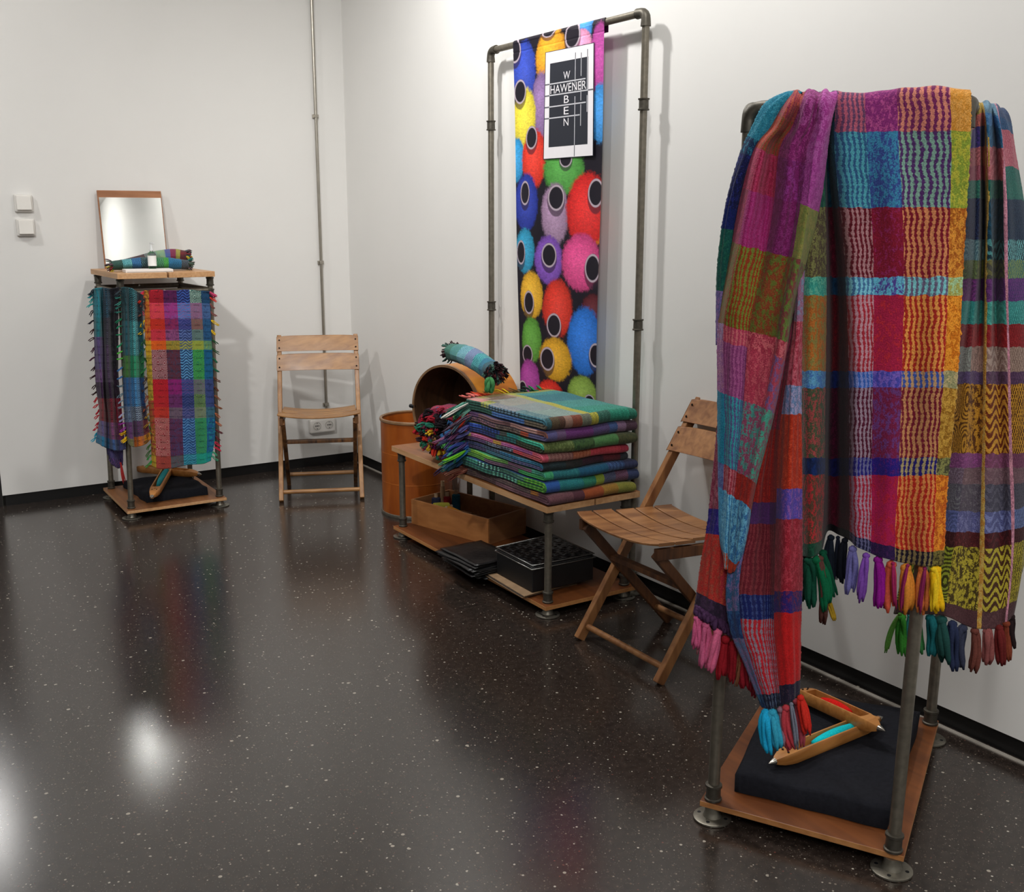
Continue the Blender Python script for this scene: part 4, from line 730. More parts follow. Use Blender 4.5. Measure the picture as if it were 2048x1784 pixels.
for k in range(5):
    off=rs.uniform(-.01,.008); g=G(); pl=[(-.478+off-.003*k,-2.235),(-.492+off-.004*k,-2.53+rs.uniform(-.01,.01)-.006*k),(-.25,-2.52),(-.24,-2.25)]
    g.prism(pl,.0486+.003*k,.0486+.003*k+.0022); o=g.build('paper_folder',plain('kraft_folder','#94795c' if k%2==0 else '#3a302a',.6,0,.15),None,bevel=.0004); tag(o,['lowest kraft-brown paper folder, lying on the shelf board under the black case','lower dark folder between two kraft ones under the black case','middle kraft-brown paper folder of the pile under the black case','upper dark folder of the pile under the black case','uppermost kraft-brown paper folder directly under the black case'][k],'folder','paper folders under the black case')
for k in range(11):
    g=G(); a=rs.uniform(-.10,.10); ox=rs.uniform(-.022,.022); oy=rs.uniform(-.012,.012); z=.0487+.0056*k; rows=[];uv=[]
    for i in range(14):
        r=[];w_=[]
        for j in range(10):
            s_=i/13;u_=j/9; x=-.552+.010*abs(k-8)*.5+ox+u_*.19; y=-2.015+oy-s_*.265
            xr=x+a*(y+2.13); yr=y-a*(x+.46)
            over=max(0,-.48-xr)
            r.append((xr,yr,z+.0012*math.sin(s_*9+k)+.001*math.sin(u_*11+2*k)-over*.10*(1-k/14) ));w_.append((s_,u_))
        rows.append(r);uv.append(w_)
    g.grid(rows,uv); o=g.build('paper_bag',M_BAG,None,smooth=True,solid=.0028); tag(o,'topmost flat black paper bag of the ragged pile on the lower shelf' if k==10 else 'bottom black paper bag of the ragged pile on the lower shelf' if k==0 else 'flat black paper bag within the ragged pile jutting over the lower shelf','bag','black paper bags on the lower shelf')
# ================================================================ banner frame and banner
XF=-.052; XB=-.0675
t=thing('banner_stand','tall steel-pipe frame standing behind the bench and carrying the yarn banner','stand',(XF,-2.09,0))
YL,YR,ZT=-1.600,-2.594,2.052
for y in (YL,YR):
    g=G(); g.tube([(XF,y,.02),(XF,y,ZT-.035)],.0128,16); o=g.build('post',M_PIPE,t,smooth='auto')
    for z in (.04,.985,1.735):
        g=G(); g.lathe([(.013,0),(.0195,.001),(.02,.005),(.0168,.007),(.0165,.034),(.0195,.036),(.02,.040),(.013,.041)],(XF,y,z),(0,0,1),20); g.build('coupling',M_FIT,o,smooth='auto')
    g=G(); g.lathe([(0,0),(.040,0),(.042,.003),(.042,.005),(.02,.008),(.018,.02)],(XF,y,0),(0,0,1),28); g.build('floor_flange',M_FLG,t,smooth='auto')
    sg=-1 if y==YL else 1
    g=G(); pts=[(XF,y,ZT-.045)]+[(XF,y+sg*.022*(1-math.cos(a)),ZT-.022+.022*math.sin(a)) for a in (0,.4,.8,1.2,PI/2)]+[(XF,y+sg*.045,ZT)]
    g.tube(pts,[.0178,.016,.016,.016,.016,.016,.0178],18); g.build('elbow',M_FIT,t,smooth='auto')
g=G(); g.tube([(XF,YL-.03,ZT),(XF,YR+.03,ZT)],.0128,16); g.build('top_bar',M_PIPE,t,smooth='auto')
t=thing('banner','tall printed banner of coloured yarn cones hanging from the pipe frame','banner',(XB,-2.09,2.05))
cones=[ # centre, radii, hole centre, hole radii (in print units), colour ; back to front
 ((200,620),(105,270),(122,430),(46,92),'#2b46b4'),((430,480),(125,230),(408,255),(50,52),'#f0a41e'),((720,240),(60,120),None,None,'#3c8cd6'),((700,380),(75,120),(618,300),(56,92),'#ef9cc4'),
 ((850,520),(75,290),None,None,'#b5449a'),((350,900),(85,280),None,None,'#8b6c9e'),((850,960),(75,230),None,None,'#3d92da'),((205,1020),(105,270),(165,780),(46,90),'#ecd93e'),((140,1360),(70,190),None,None,'#2c9bd8'),
 ((290,1350),(108,250),(270,1170),(46,86),'#e4331f'),((540,1440),(160,210),(560,1350),(46,60),'#4f9e42'),((225,1720),(105,250),(215,1640),(38,92),'#2239a6'),((820,1960),(70,110),None,None,'#db8a20'),
 ((465,1820),(112,260),(475,1680),(60,95),'#a787a8'),((735,1790),(160,300),(808,1640),(52,100),'#dc2220'),((215,2130),(85,200),(180,2144),(34,95),'#2c9cc6'),((410,2210),(115,210),(412,2169),(54,92),'#8453bd'),
 ((790,2640),(90,140),None,None,'#5a1420'),((685,2230),(155,235),(785,2279),(54,102),'#dd4a8c'),((265,2510),(98,215),(245,2569),(40,92),'#ebb32e'),((485,2620),(128,250),(455,2764),(58,92),'#da3220'),
 ((720,2900),(135,290),(815,3019),(46,88),'#2474d6'),((265,2890),(88,210),(232,3009),(42,75),'#5c9e3a'),((250,3230),(92,190),(190,3309),(38,75),'#a43e9c'),((470,3050),(140,190),(400,3049),(56,92),'#dca322'),
 ((430,3350),(115,130),None,None,'#da2c20'),((700,3360),(115,170),(760,3420),(40,60),'#8aa544'),((300,3560),(120,160),(280,3600),(48,80),'#2b6ac0'),((560,3600),(130,170),(560,3640),(50,80),'#d0452c')]
CN=[(-0.0675,-1.8703,1.9346),(-0.0675,-2.0563,1.9736),(-0.0675,-2.2706,2.0442),(-0.0675,-2.2577,1.9898),(-0.0675,-2.3647,1.9207),(-0.0675,-1.9953,1.8001),(-0.0675,-2.3701,1.7442),(-0.0675,-1.8757,1.7566),(-0.0675,-1.8205,1.6058),(-0.0675,-1.9483,1.6045),(-0.0675,-2.1488,1.5567),(-0.0675,-1.8949,1.4381),(-0.0675,-2.3614,1.3313),(-0.0675,-2.0932,1.3913),(-0.0675,-2.2982,1.4033),(-0.0675,-1.8876,1.2475),(-0.0675,-2.0517,1.2151),(-0.0675,-2.3483,1.038),(-0.0675,-2.2662,1.2131),(-0.0675,-1.9321,1.0702),(-0.0675,-2.1153,1.0306),(-0.0675,-2.2998,0.9188),(-0.0675,-1.9337,0.8887),(-0.0675,-1.922,0.722),(-0.0675,-2.1066,0.8302),(-0.0675,-2.0761,0.6842),(-0.0675,-2.2901,0.7093),(-0.0675,-1.9672,0.5659),(-0.0675,-2.1838,0.5813)]
CH=[(-0.0675,-1.8035,2.0261),(-0.0675,-2.0377,2.0706),(-0.0675,-1.6968,2.2315),(-0.0675,-2.1974,2.0301),(-0.0675,-1.6968,2.2315),(-0.0675,-1.6968,2.2315),(-0.0675,-1.6968,2.2315),(-0.0675,-1.841,1.8667),(-0.0675,-1.6968,2.2315),(-0.0675,-1.9309,1.6859),(-0.0675,-2.1633,1.5948),(-0.0675,-1.886,1.4751),(-0.0675,-1.6968,2.2315),(-0.0675,-2.1001,1.4532),(-0.0675,-2.3489,1.4659),(-0.0675,-1.8571,1.2402),(-0.0675,-2.0531,1.2338),(-0.0675,-1.6968,2.2315),(-0.0675,-2.3402,1.1945),(-0.0675,-1.9151,1.0411),(-0.0675,-2.0922,0.9624),(-0.0675,-2.3713,0.873),(-0.0675,-1.9054,0.8282),(-0.0675,-1.8691,0.676),(-0.0675,-2.0491,0.8244),(-0.0675,-1.6968,2.2315),(-0.0675,-2.3359,0.6884),(-0.0675,-1.9499,0.5433),(-0.0675,-2.1842,0.5624)]
nu,nv=210,680; ztop,zbot=2.068,.56
rs=np.random.RandomState(3)
s_=np.linspace(0,1,nu)[None,:]; q_=np.linspace(0,1,nv)[:,None]
yl=-1.792-.062*q_; yr=-2.386+.012*q_; Yb=yl+(yr-yl)*s_; Zb=ztop+(zbot-ztop)*q_+0*s_
colr=np.zeros((nv,nu,3)); colr[:]=lin('#191521')
def noise2(a,b_,seed):
    r=np.random.RandomState(seed); k=r.normal(0,1,(a,b_)); y=np.linspace(0,a-1.001,nv);x=np.linspace(0,b_-1.001,nu); yi=y.astype(int);xi=x.astype(int);fy=(y-yi)[:,None];fx=(x-xi)[None,:]
    g_=lambda i,j:k[np.minimum(i,a-1)][:,np.minimum(j,b_-1)]
    return g_(yi,xi)*(1-fy)*(1-fx)+g_(yi,xi+1)*(1-fy)*fx+g_(yi+1,xi)*fy*(1-fx)+g_(yi+1,xi+1)*fy*fx
n1=noise2(170,60,1)*.025+noise2(500,160,2)*.03; n3=noise2(420,60,5); n4=noise2(680,150,6)
for (c,rr,h_,hr,cc),pc,ph_ in zip(cones,CN,CH):
    ry_,rz_=rr[0]*.00086,rr[1]*.000482; d=np.sqrt(((Yb-pc[1])/ry_)**2+((Zb-pc[2])/rz_)**2)+n1
    m=np.clip((1-d)/.12,0,1)[...,None]; L_=np.array(lin(cc)); hl=np.exp(-(((Yb-pc[1]-.25*ry_)/(ry_*.55))**2+((Zb-pc[2]-.3*rz_)/(rz_*.5))**2)); lum=(.30+.72*np.sqrt(np.clip(1-d*d*.9,0,1))+.25*hl)*(1+.10*n3+.10*n4)
    body=L_[None,None,:]*lum[...,None]+.03*np.clip(1-d,0,1)[...,None]; colr=colr*(1-m)+body*m
    if h_:
        hy,hz=hr[0]*.00079,hr[1]*.000447; d2=np.sqrt(((Yb-ph_[1])/hy)**2+((Zb-ph_[2])/hz)**2); dk=np.sqrt(((Yb-ph_[1])/hy)**2+((Zb-ph_[2]+hz*.25)/(hz*1.15))**2)
        m=np.clip((1.28-dk)/.08,0,1)[...,None]*.75; colr=colr*(1-m)+np.array(lin('#2c1e2e'))*m
        m=np.clip((1.17-d2)/.05,0,1)[...,None]; colr=colr*(1-m)+np.array(lin('#b9aab6'))*m
        m=np.clip((1.0-d2)/.05,0,1)[...,None]; colr=colr*(1-m)+np.array(lin('#1a1622'))*m
Xb=XB+.0016*np.sin(s_*14+q_*3)+.0022*np.sin(s_*5+q_*9)
band=np.exp(-((Zb-2.018)/.0022)**2)*.0016; Xb=Xb+band
top_=np.clip((Zb-ZT)/(ztop-ZT),0,1); Xb=np.where(Zb>ZT,XF-.0155*np.sqrt(np.clip(1-top_**2,0,1)),Xb)
g=G(); g.grid([[(Xb[i,j],Yb[i,j],Zb[i,j]) for j in range(nu)] for i in range(nv)],[[(s_[0,j],q_[i,0]) for j in range(nu)] for i in range(nv)])
bm_,nt,b=newmat('printed_banner'); at=N(nt,'ShaderNodeAttribute',attribute_name='print'); no=N(nt,'ShaderNodeTexNoise'); no.inputs['Scale'].default_value=330
tc=N(nt,'ShaderNodeTexCoord'); nt.links.new(tc.outputs['Object'],no.inputs['Vector'])
cc=mixc(nt,.16,at.outputs[0],no.outputs[1],'OVERLAY'); nt.links.new(cc,b.inputs['Base Color']); b.inputs['Roughness'].default_value=.6; b.inputs['Specular IOR Level'].default_value=.25
o=g.build('printed_cloth',bm_,t,smooth=True)
at_=o.data.color_attributes.new('print','FLOAT_COLOR','POINT'); at_.data.foreach_set('color',np.concatenate([np.clip(colr,0,1).reshape(-1,3),np.ones((nv*nu,1))],1).ravel().astype(np.float32))
# back layer of the pole pocket
g=G(); rows=[[(XF-.0155*math.cos(a),y,ZT+.016*math.sin(a)) for y in (-1.80,-2.1,-2.37)] for a in np.linspace(PI/2,PI,8)]+[[(XF+.0155,y,2.02),(XF+.0155,-2.1,2.02),(XF+.0155,y2,2.02)] for y,y2 in ((-1.80,-2.37),)]
g.grid(rows,[[(0,0)]*3]*len(rows)); g.build('pole_pocket',plain('banner_back','#5a2f5c',.7),t,smooth=True)
PC=[(-0.0675,-2.031,1.9894),(-0.0675,-2.3304,1.9852),(-0.0675,-2.3359,1.5994),(-0.0675,-2.022,1.6012)]
PC=[Vector(p) for p in PC]
def pp(a,b_,d=.0): 
    p=(PC[0]*(1-a)+PC[1]*a)*(1-b_)+(PC[3]*(1-a)+PC[2]*a)*b_; return Vector((XB-.0045-d,p.y,p.z))
def quad(name,a0,b0,a1,b1,d,mat): g=G(); g.add([pp(a0,b0,d),pp(a1,b0,d),pp(a1,b1,d),pp(a0,b1,d)],[(0,3,2,1)]); return g.build(name,mat,t)
M_WH=plain('print_white','#e9e6ea',.6,0,.01); M_DK=plain('print_navy_black','#1c202c',.6,0,.03); M_LN=plain('print_line','#c9c9cf',.6,0,.01); M_GL=plain('print_grey_line','#5c5c66',.6,0,.02)
quad('logo_outline',-.014,-.006,1.014,1.006,-.0002,M_DK); quad('logo_panel',0,0,1,1,.0,M_WH); quad('logo_field',.10,.108,.90,.893,.0003,M_DK)
def line(a0,b0,a1,b1,w=.011):
    # light over the dark field, grey over the white border
    if abs(b1-b0)<1e-6:
        for (x0,x1,m_) in ((a0,min(a1,.10),M_GL),(max(a0,.10),min(a1,.90),M_LN),(max(a0,.90),a1,M_GL)):
            if x1>x0: quad('logo_line',x0,b0-w/2,x1,b0+w/2,.0006,m_)
    else:
        for (y0,y1,m_) in ((b0,min(b1,.108),M_GL),(max(b0,.108),min(b1,.893),M_LN),(max(b0,.893),b1,M_GL)):
            if y1>y0: quad('logo_line',a0-w*.55,y0,a0+w*.55,y1,.0006,m_)
line(0,.299,.85,.299); line(0,.405,1,.405); line(0,.512,.86,.512); line(0,.619,.74,.619)
line(.64,.05,.64,.395); line(.64,.445,.64,.995); line(.76,.06,.76,.27); line(.76,.30,.76,.49); line(.76,.525,.76,.72); line(.885,.04,.885,.40); line(.885,.45,.885,.60)
def letters(txt,a0,a1,b0,b1,name):
    c=bpy.data.curves.new(name,'FONT'); c.body=txt; c.size=1; c.extrude=0; to=bpy.data.objects.new('tmp',c); C.objects.link(to)
    bpy.context.view_layer.update(); dg=bpy.context.evaluated_depsgraph_get(); me=bpy.data.meshes.new_from_object(to.evaluated_get(dg)); bpy.data.objects.remove(to); bpy.data.curves.remove(c)
    xs=[v.co.x for v in me.vertices]; ys=[v.co.y for v in me.vertices]; x0,x1,y0,y1=min(xs),max(xs),min(ys),max(ys)
    for v in me.vertices:
        a=a0+(a1-a0)*(v.co.x-x0)/(x1-x0); b_=b1+(b0-b1)*(v.co.y-y0)/(y1-y0); v.co=pp(a,b_,.0009)
    me.materials.append(M_WH); o=bpy.data.objects.new(name,me); C.objects.link(o); o.parent=t; o.matrix_parent_inverse=Matrix.Translation(-Vector(ABS[t.name]))
letters('HAWENER',.122,.866,.315,.392,'lettering')
for ch,b0,b1 in (('W',.205,.275),('B',.425,.495),('E',.53,.60),('N',.635,.705)): letters(ch,.415-.02*(ch=='W'),.515+.02*(ch=='W'),b0,b1,'letter')
# ================================================================ right display stand
t=thing('pipe_stand','tall steel-pipe stand at the right front draped with the large shawls','display stand',(-.48,-3.9,0))
RB=[(-0.8883,-3.8776,0.048),(-0.6744,-4.2769,0.048),(-0.0679,-3.9255,0.048)]
A_,B_,C_=[Vector((p[0],p[1],0)) for p in RB]; D_=A_+(C_-B_)
g=G(); edgeboard(g,[(p.x,p.y) for p in (A_,B_,C_,D_)],.034,.048); g.build('base_board',[M_BOARD,wood('board_edge','#a56d3e','#bd8550',1,10)],t,bevel=.0015)
pb=[(-0.8593,-3.891,0.048),(-0.6758,-4.2501,0.048),(-0.1029,-3.9237,0.048)]
FLt,FRt=Vector((-.848,-3.896,1.59)),Vector((-.632,-4.241,1.585)); BRt=Vector((-.100,-3.93,1.585))
pbv=[Vector(p) for p in pb]; BL=pbv[0]+(pbv[2]-pbv[1]); BLt=Vector((-.32,-3.59,1.585))
PT=[(pbv[0],FLt),(pbv[1],FRt),(pbv[2],BRt),(BL,BLt)]
for a,b_ in PT:
    post(t,tuple(a),tuple(b_-Vector((0,0,.02))),.0135,True,False); foot(t,a.x,a.y,.034)
for i,j in ((0,1),(1,2),(2,3),(3,0)):
    p,q=PT[i][1],PT[j][1]; d=(q-p).normalized(); g=G(); g.tube([p+d*.02,q-d*.02],.0135,16); g.build('top_rail',M_PIPE,t,smooth='auto')
for i in range(4):
    p=PT[i][1]
    for j in ((i+1)%4,(i-1)%4):
        d=(PT[j][1]-p).normalized(); g=G()
        pts=[p+Vector((0,0,-.045)),p+Vector((0,0,-.022))]+[p+d*.022*(1-math.cos(a))+Vector((0,0,-.022+.022*math.sin(a))) for a in (.4,.8,1.2,PI/2)]+[p+d*.045]
        g.tube(pts,[.0172,.016,.016,.016,.016,.016,.0172],18); g.build('elbow',M_FIT,t,smooth='auto')
t=thing('draped_pad','large black cloth pad on the base board of the right stand','cloth',(-.5,-3.9,.048))
pad(t,[(-0.8059,-3.8901,0.05),(-0.6275,-4.211,0.05),(-0.1274,-3.9229,0.05),(-0.368,-3.5984,0.05)],.0486,.052,M_FELT,seed=5,n=44)
shuttle('weaving_shuttle','wooden weaving shuttle with turquoise yarn lying nearest on the right black pad',(-0.7181,-3.9325,0.103),(-0.3074,-3.922,0.103),.044,.034,'#18c4cf',(.36,.78))
shuttle('weaving_shuttle','wooden weaving shuttle with red yarn crossing over the turquoise one on the right pad',(-0.3779,-3.699,0.108),(-0.4191,-4.0103,0.138),.044,.034,'#d8201c',(.32,.66))
# ---- central shawl
def Z(*k): return list(zip(*k))
bv=[0,.084,.243,.392,.432,.593,.628,.774,.812,.968]
def zone(u,p,base,acc,den): return (u,p,[(v,b_,a,d) for v,b_,a,d in zip(bv,base.split(),acc.split(),den if isinstance(den,(list,tuple)) else [den]*10)])
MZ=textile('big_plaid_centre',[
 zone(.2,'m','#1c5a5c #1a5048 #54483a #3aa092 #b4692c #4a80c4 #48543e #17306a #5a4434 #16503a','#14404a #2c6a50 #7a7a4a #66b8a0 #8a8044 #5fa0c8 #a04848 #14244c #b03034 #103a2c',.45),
 zone(.35,'m','#1a4458 #16485a #521226 #1c4264 #561520 #1c2a66 #3c1026 #181a54 #4c1022 #141018','#122f40 #12344a #6a1c30 #16304c #6c1a22 #141e4a #501430 #10123c #5c142a #0c0a10',.4),  # valley fold strip: part of its shade is put into these darker colours
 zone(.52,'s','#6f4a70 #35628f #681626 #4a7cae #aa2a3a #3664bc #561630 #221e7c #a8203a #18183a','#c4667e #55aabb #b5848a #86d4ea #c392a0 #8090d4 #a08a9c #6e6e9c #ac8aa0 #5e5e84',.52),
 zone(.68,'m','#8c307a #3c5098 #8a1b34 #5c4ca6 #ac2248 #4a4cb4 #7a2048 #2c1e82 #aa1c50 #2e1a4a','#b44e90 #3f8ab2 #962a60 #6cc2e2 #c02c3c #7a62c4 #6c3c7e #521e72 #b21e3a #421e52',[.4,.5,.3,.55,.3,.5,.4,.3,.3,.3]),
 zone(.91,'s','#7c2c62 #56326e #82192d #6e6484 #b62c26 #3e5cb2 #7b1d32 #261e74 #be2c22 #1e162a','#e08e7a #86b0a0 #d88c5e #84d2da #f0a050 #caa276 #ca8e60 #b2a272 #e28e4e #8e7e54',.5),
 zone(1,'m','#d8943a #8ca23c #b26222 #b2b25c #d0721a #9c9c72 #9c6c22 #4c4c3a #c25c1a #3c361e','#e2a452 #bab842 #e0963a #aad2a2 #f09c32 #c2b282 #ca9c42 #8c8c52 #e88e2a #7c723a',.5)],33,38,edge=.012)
t=thing('hanging_shawl','large magenta, blue and orange plaid shawl hanging flat over the middle of the right stand','shawl',(-.7,-4.1,1.2))
g=G()
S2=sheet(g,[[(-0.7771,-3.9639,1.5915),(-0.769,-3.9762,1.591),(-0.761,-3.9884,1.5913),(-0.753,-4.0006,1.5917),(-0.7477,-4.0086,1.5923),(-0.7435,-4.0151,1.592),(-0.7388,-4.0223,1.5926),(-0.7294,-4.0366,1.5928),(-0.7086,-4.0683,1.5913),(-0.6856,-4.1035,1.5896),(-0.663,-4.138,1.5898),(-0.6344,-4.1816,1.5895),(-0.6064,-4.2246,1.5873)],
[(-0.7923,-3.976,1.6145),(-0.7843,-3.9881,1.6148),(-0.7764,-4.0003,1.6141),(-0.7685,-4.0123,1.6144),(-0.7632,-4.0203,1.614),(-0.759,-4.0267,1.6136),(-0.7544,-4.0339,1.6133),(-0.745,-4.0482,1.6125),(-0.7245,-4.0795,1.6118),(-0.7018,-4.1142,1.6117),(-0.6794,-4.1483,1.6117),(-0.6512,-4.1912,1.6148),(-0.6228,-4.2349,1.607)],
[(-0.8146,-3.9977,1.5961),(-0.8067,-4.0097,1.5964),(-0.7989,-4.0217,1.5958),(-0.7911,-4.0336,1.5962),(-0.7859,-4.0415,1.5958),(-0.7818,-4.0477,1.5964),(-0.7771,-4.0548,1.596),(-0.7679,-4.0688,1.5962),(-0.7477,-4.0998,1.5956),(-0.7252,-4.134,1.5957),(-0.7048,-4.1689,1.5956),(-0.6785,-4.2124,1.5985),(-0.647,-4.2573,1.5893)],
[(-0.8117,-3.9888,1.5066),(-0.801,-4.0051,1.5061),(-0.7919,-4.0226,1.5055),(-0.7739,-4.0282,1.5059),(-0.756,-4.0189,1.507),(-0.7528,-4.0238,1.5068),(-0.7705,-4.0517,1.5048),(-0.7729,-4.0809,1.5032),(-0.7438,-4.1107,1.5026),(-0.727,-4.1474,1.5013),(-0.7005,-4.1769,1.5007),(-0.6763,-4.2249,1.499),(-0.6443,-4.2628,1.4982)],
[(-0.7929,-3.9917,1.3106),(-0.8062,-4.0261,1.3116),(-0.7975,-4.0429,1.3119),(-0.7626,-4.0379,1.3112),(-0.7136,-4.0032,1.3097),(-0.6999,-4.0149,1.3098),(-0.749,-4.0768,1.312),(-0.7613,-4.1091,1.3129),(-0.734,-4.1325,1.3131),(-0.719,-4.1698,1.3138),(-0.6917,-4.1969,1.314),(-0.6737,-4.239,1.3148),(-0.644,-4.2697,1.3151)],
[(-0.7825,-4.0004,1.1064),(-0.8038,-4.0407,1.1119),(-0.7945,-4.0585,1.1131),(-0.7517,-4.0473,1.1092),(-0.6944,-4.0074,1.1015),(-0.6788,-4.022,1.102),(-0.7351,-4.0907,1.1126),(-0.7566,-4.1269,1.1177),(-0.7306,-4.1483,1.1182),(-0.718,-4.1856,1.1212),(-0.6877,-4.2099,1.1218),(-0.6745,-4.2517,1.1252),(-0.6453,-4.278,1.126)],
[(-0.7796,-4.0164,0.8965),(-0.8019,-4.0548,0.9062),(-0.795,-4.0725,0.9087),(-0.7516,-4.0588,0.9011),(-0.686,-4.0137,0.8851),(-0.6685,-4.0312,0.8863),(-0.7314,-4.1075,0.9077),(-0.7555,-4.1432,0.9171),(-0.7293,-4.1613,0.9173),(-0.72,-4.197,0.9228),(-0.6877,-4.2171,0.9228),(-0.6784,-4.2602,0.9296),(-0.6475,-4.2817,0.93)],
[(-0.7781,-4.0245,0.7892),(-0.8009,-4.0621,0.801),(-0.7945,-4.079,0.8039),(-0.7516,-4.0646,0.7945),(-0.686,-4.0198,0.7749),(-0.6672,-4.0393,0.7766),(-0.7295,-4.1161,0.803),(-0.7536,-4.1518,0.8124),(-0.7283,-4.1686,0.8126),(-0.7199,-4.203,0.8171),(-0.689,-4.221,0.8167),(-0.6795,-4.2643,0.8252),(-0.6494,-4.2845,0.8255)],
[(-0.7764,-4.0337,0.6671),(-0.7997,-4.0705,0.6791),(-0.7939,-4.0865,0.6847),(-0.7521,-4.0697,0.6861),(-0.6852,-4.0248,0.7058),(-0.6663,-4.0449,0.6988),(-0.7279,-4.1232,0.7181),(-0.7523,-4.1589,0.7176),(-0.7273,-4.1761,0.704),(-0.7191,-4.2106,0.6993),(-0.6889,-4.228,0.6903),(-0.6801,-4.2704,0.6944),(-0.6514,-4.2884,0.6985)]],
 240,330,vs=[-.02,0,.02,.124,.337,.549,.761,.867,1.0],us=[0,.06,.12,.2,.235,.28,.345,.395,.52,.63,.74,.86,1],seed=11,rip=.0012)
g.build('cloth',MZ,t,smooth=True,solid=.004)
for a,b_,c,w in zip([(-0.7188,-4.0644,0.7124),(-0.7262,-4.1075,0.7181),(-0.7032,-4.0701,0.7091),(-0.7483,-4.147,0.7148),(-0.7336,-4.17,0.7035),(-0.7213,-4.1891,0.6991),(-0.7069,-4.2114,0.6931),(-0.6916,-4.2348,0.6906),(-0.6745,-4.2609,0.6907),(-0.6607,-4.2817,0.6941),(-0.7886,-4.0872,0.6839),(-0.7964,-4.0756,0.6799),(-0.7663,-4.0843,0.6924),(-0.7869,-4.0538,0.6745),(-0.7842,-4.0939,0.685)],
 [(-0.7187,-4.0707,0.5996),(-0.7273,-4.1113,0.6201),(-0.7043,-4.0738,0.6113),(-0.7519,-4.1472,0.6115),(-0.7381,-4.1688,0.6002),(-0.7181,-4.1999,0.5908),(-0.7068,-4.2173,0.5875),(-0.6904,-4.2423,0.5879),(-0.6726,-4.2695,0.5866),(-0.6558,-4.2944,0.5998),(-0.7763,-4.1121,0.5723),(-0.7931,-4.0867,0.5698),(-0.7546,-4.1073,0.5975),(-0.7849,-4.0625,0.5728),(-0.7728,-4.1012,0.5367)],
 ['#1d2430','#1b1d26','#232836','#6d6aa6','#7b4aa8','#8d1b8c','#cf5a44','#d98a35','#c8703c','#e9b91b','#10603e','#154a38','#0f4a34','#1c3c34','#5a3a34'],[.018,.016,.014,.02,.018,.022,.024,.026,.02,.024,.026,.024,.02,.02,.018]):
    tassel(a,b_,w,c,t,4)
for a,b_,c,w in zip([(-0.7133,-4.2198,0.6945),(-0.6976,-4.2437,0.6942),(-0.6784,-4.2695,0.6917),(-0.6709,-4.2845,0.6946),(-0.7701,-4.1019,0.5989)],[(-0.7096,-4.2308,0.5968),(-0.7032,-4.2406,0.5943),(-0.6828,-4.268,0.5947),(-0.6702,-4.2903,0.6057),(-0.7595,-4.1209,0.5472)],['#a02a5c','#8f2a58','#8a2a5a','#f2ca28','#9a7c22'],[.012,.012,.012,.016,.014]): tassel(a,b_,w,c,t,3)
# ---- left shawl
t=thing('hanging_shawl','tall pink, red and teal plaid shawl twisted over the left end of the right stand','shawl',(-.85,-3.95,1.0))
bA=[0,.06,.13,.215,.33,.50,.535,.64,.775,.825,.955]
def zA(u,p,base,acc,den=.45): return (u,p,[(v,b_,a,den) for v,b_,a in zip(bA,base.split(),acc.split())])
MA=textile('twisted_plaid',[
 zA(.13,'m','#b0405a #c24a30 #b03058 #a83258 #8a5a32 #b0709a #a868a8 #1f86a8 #5a5ea0 #4a9ac8 #8a7aa8','#8a5a50 #a03a2c #c03a66 #8c2c50 #6a6a30 #a890c0 #c080a8 #2a90b4 #6a80b8 #5aa8d8 #5f90b8'),
 zA(.42,'s','#9a3a50 #b0453a #a82a50 #a82a70 #9c3f22 #c04462 #8c3f78 #5a5a90 #9a2c3e #3f8ac0 #c2492c','#b85a4a #8a5a3a #c2406a #b03a80 #7c8a36 #d8707a #a85a90 #3aa0ac #c2707c #80c4e0 #8aa0ac',.48),
 zA(.70,'m','#8a2a70 #86286c #7c2466 #7a2260 #8c4428 #b03850 #b83c56 #9a4a6c #9c2420 #3a7ab4 #b83a22','#b0509a #a8408c #94388a #8a3074 #66702e #d86a74 #cc5a6a #4a9a92 #b02c22 #6ab0d4 #8c3024'),
 zA(1,'m','#a83c92 #a23c90 #a03c90 #8f8a4a #67803a #a83a4c #b2445a #8a5068 #8a2420 #3a74ac #a83420','#c060b0 #b45aa6 #b050a0 #7a8444 #7a3c3c #d06a74 #7a5a90 #4aa08c #a02a22 #6ab0d4 #8c3024',.5)],26,30,edge=.012)
g=G()
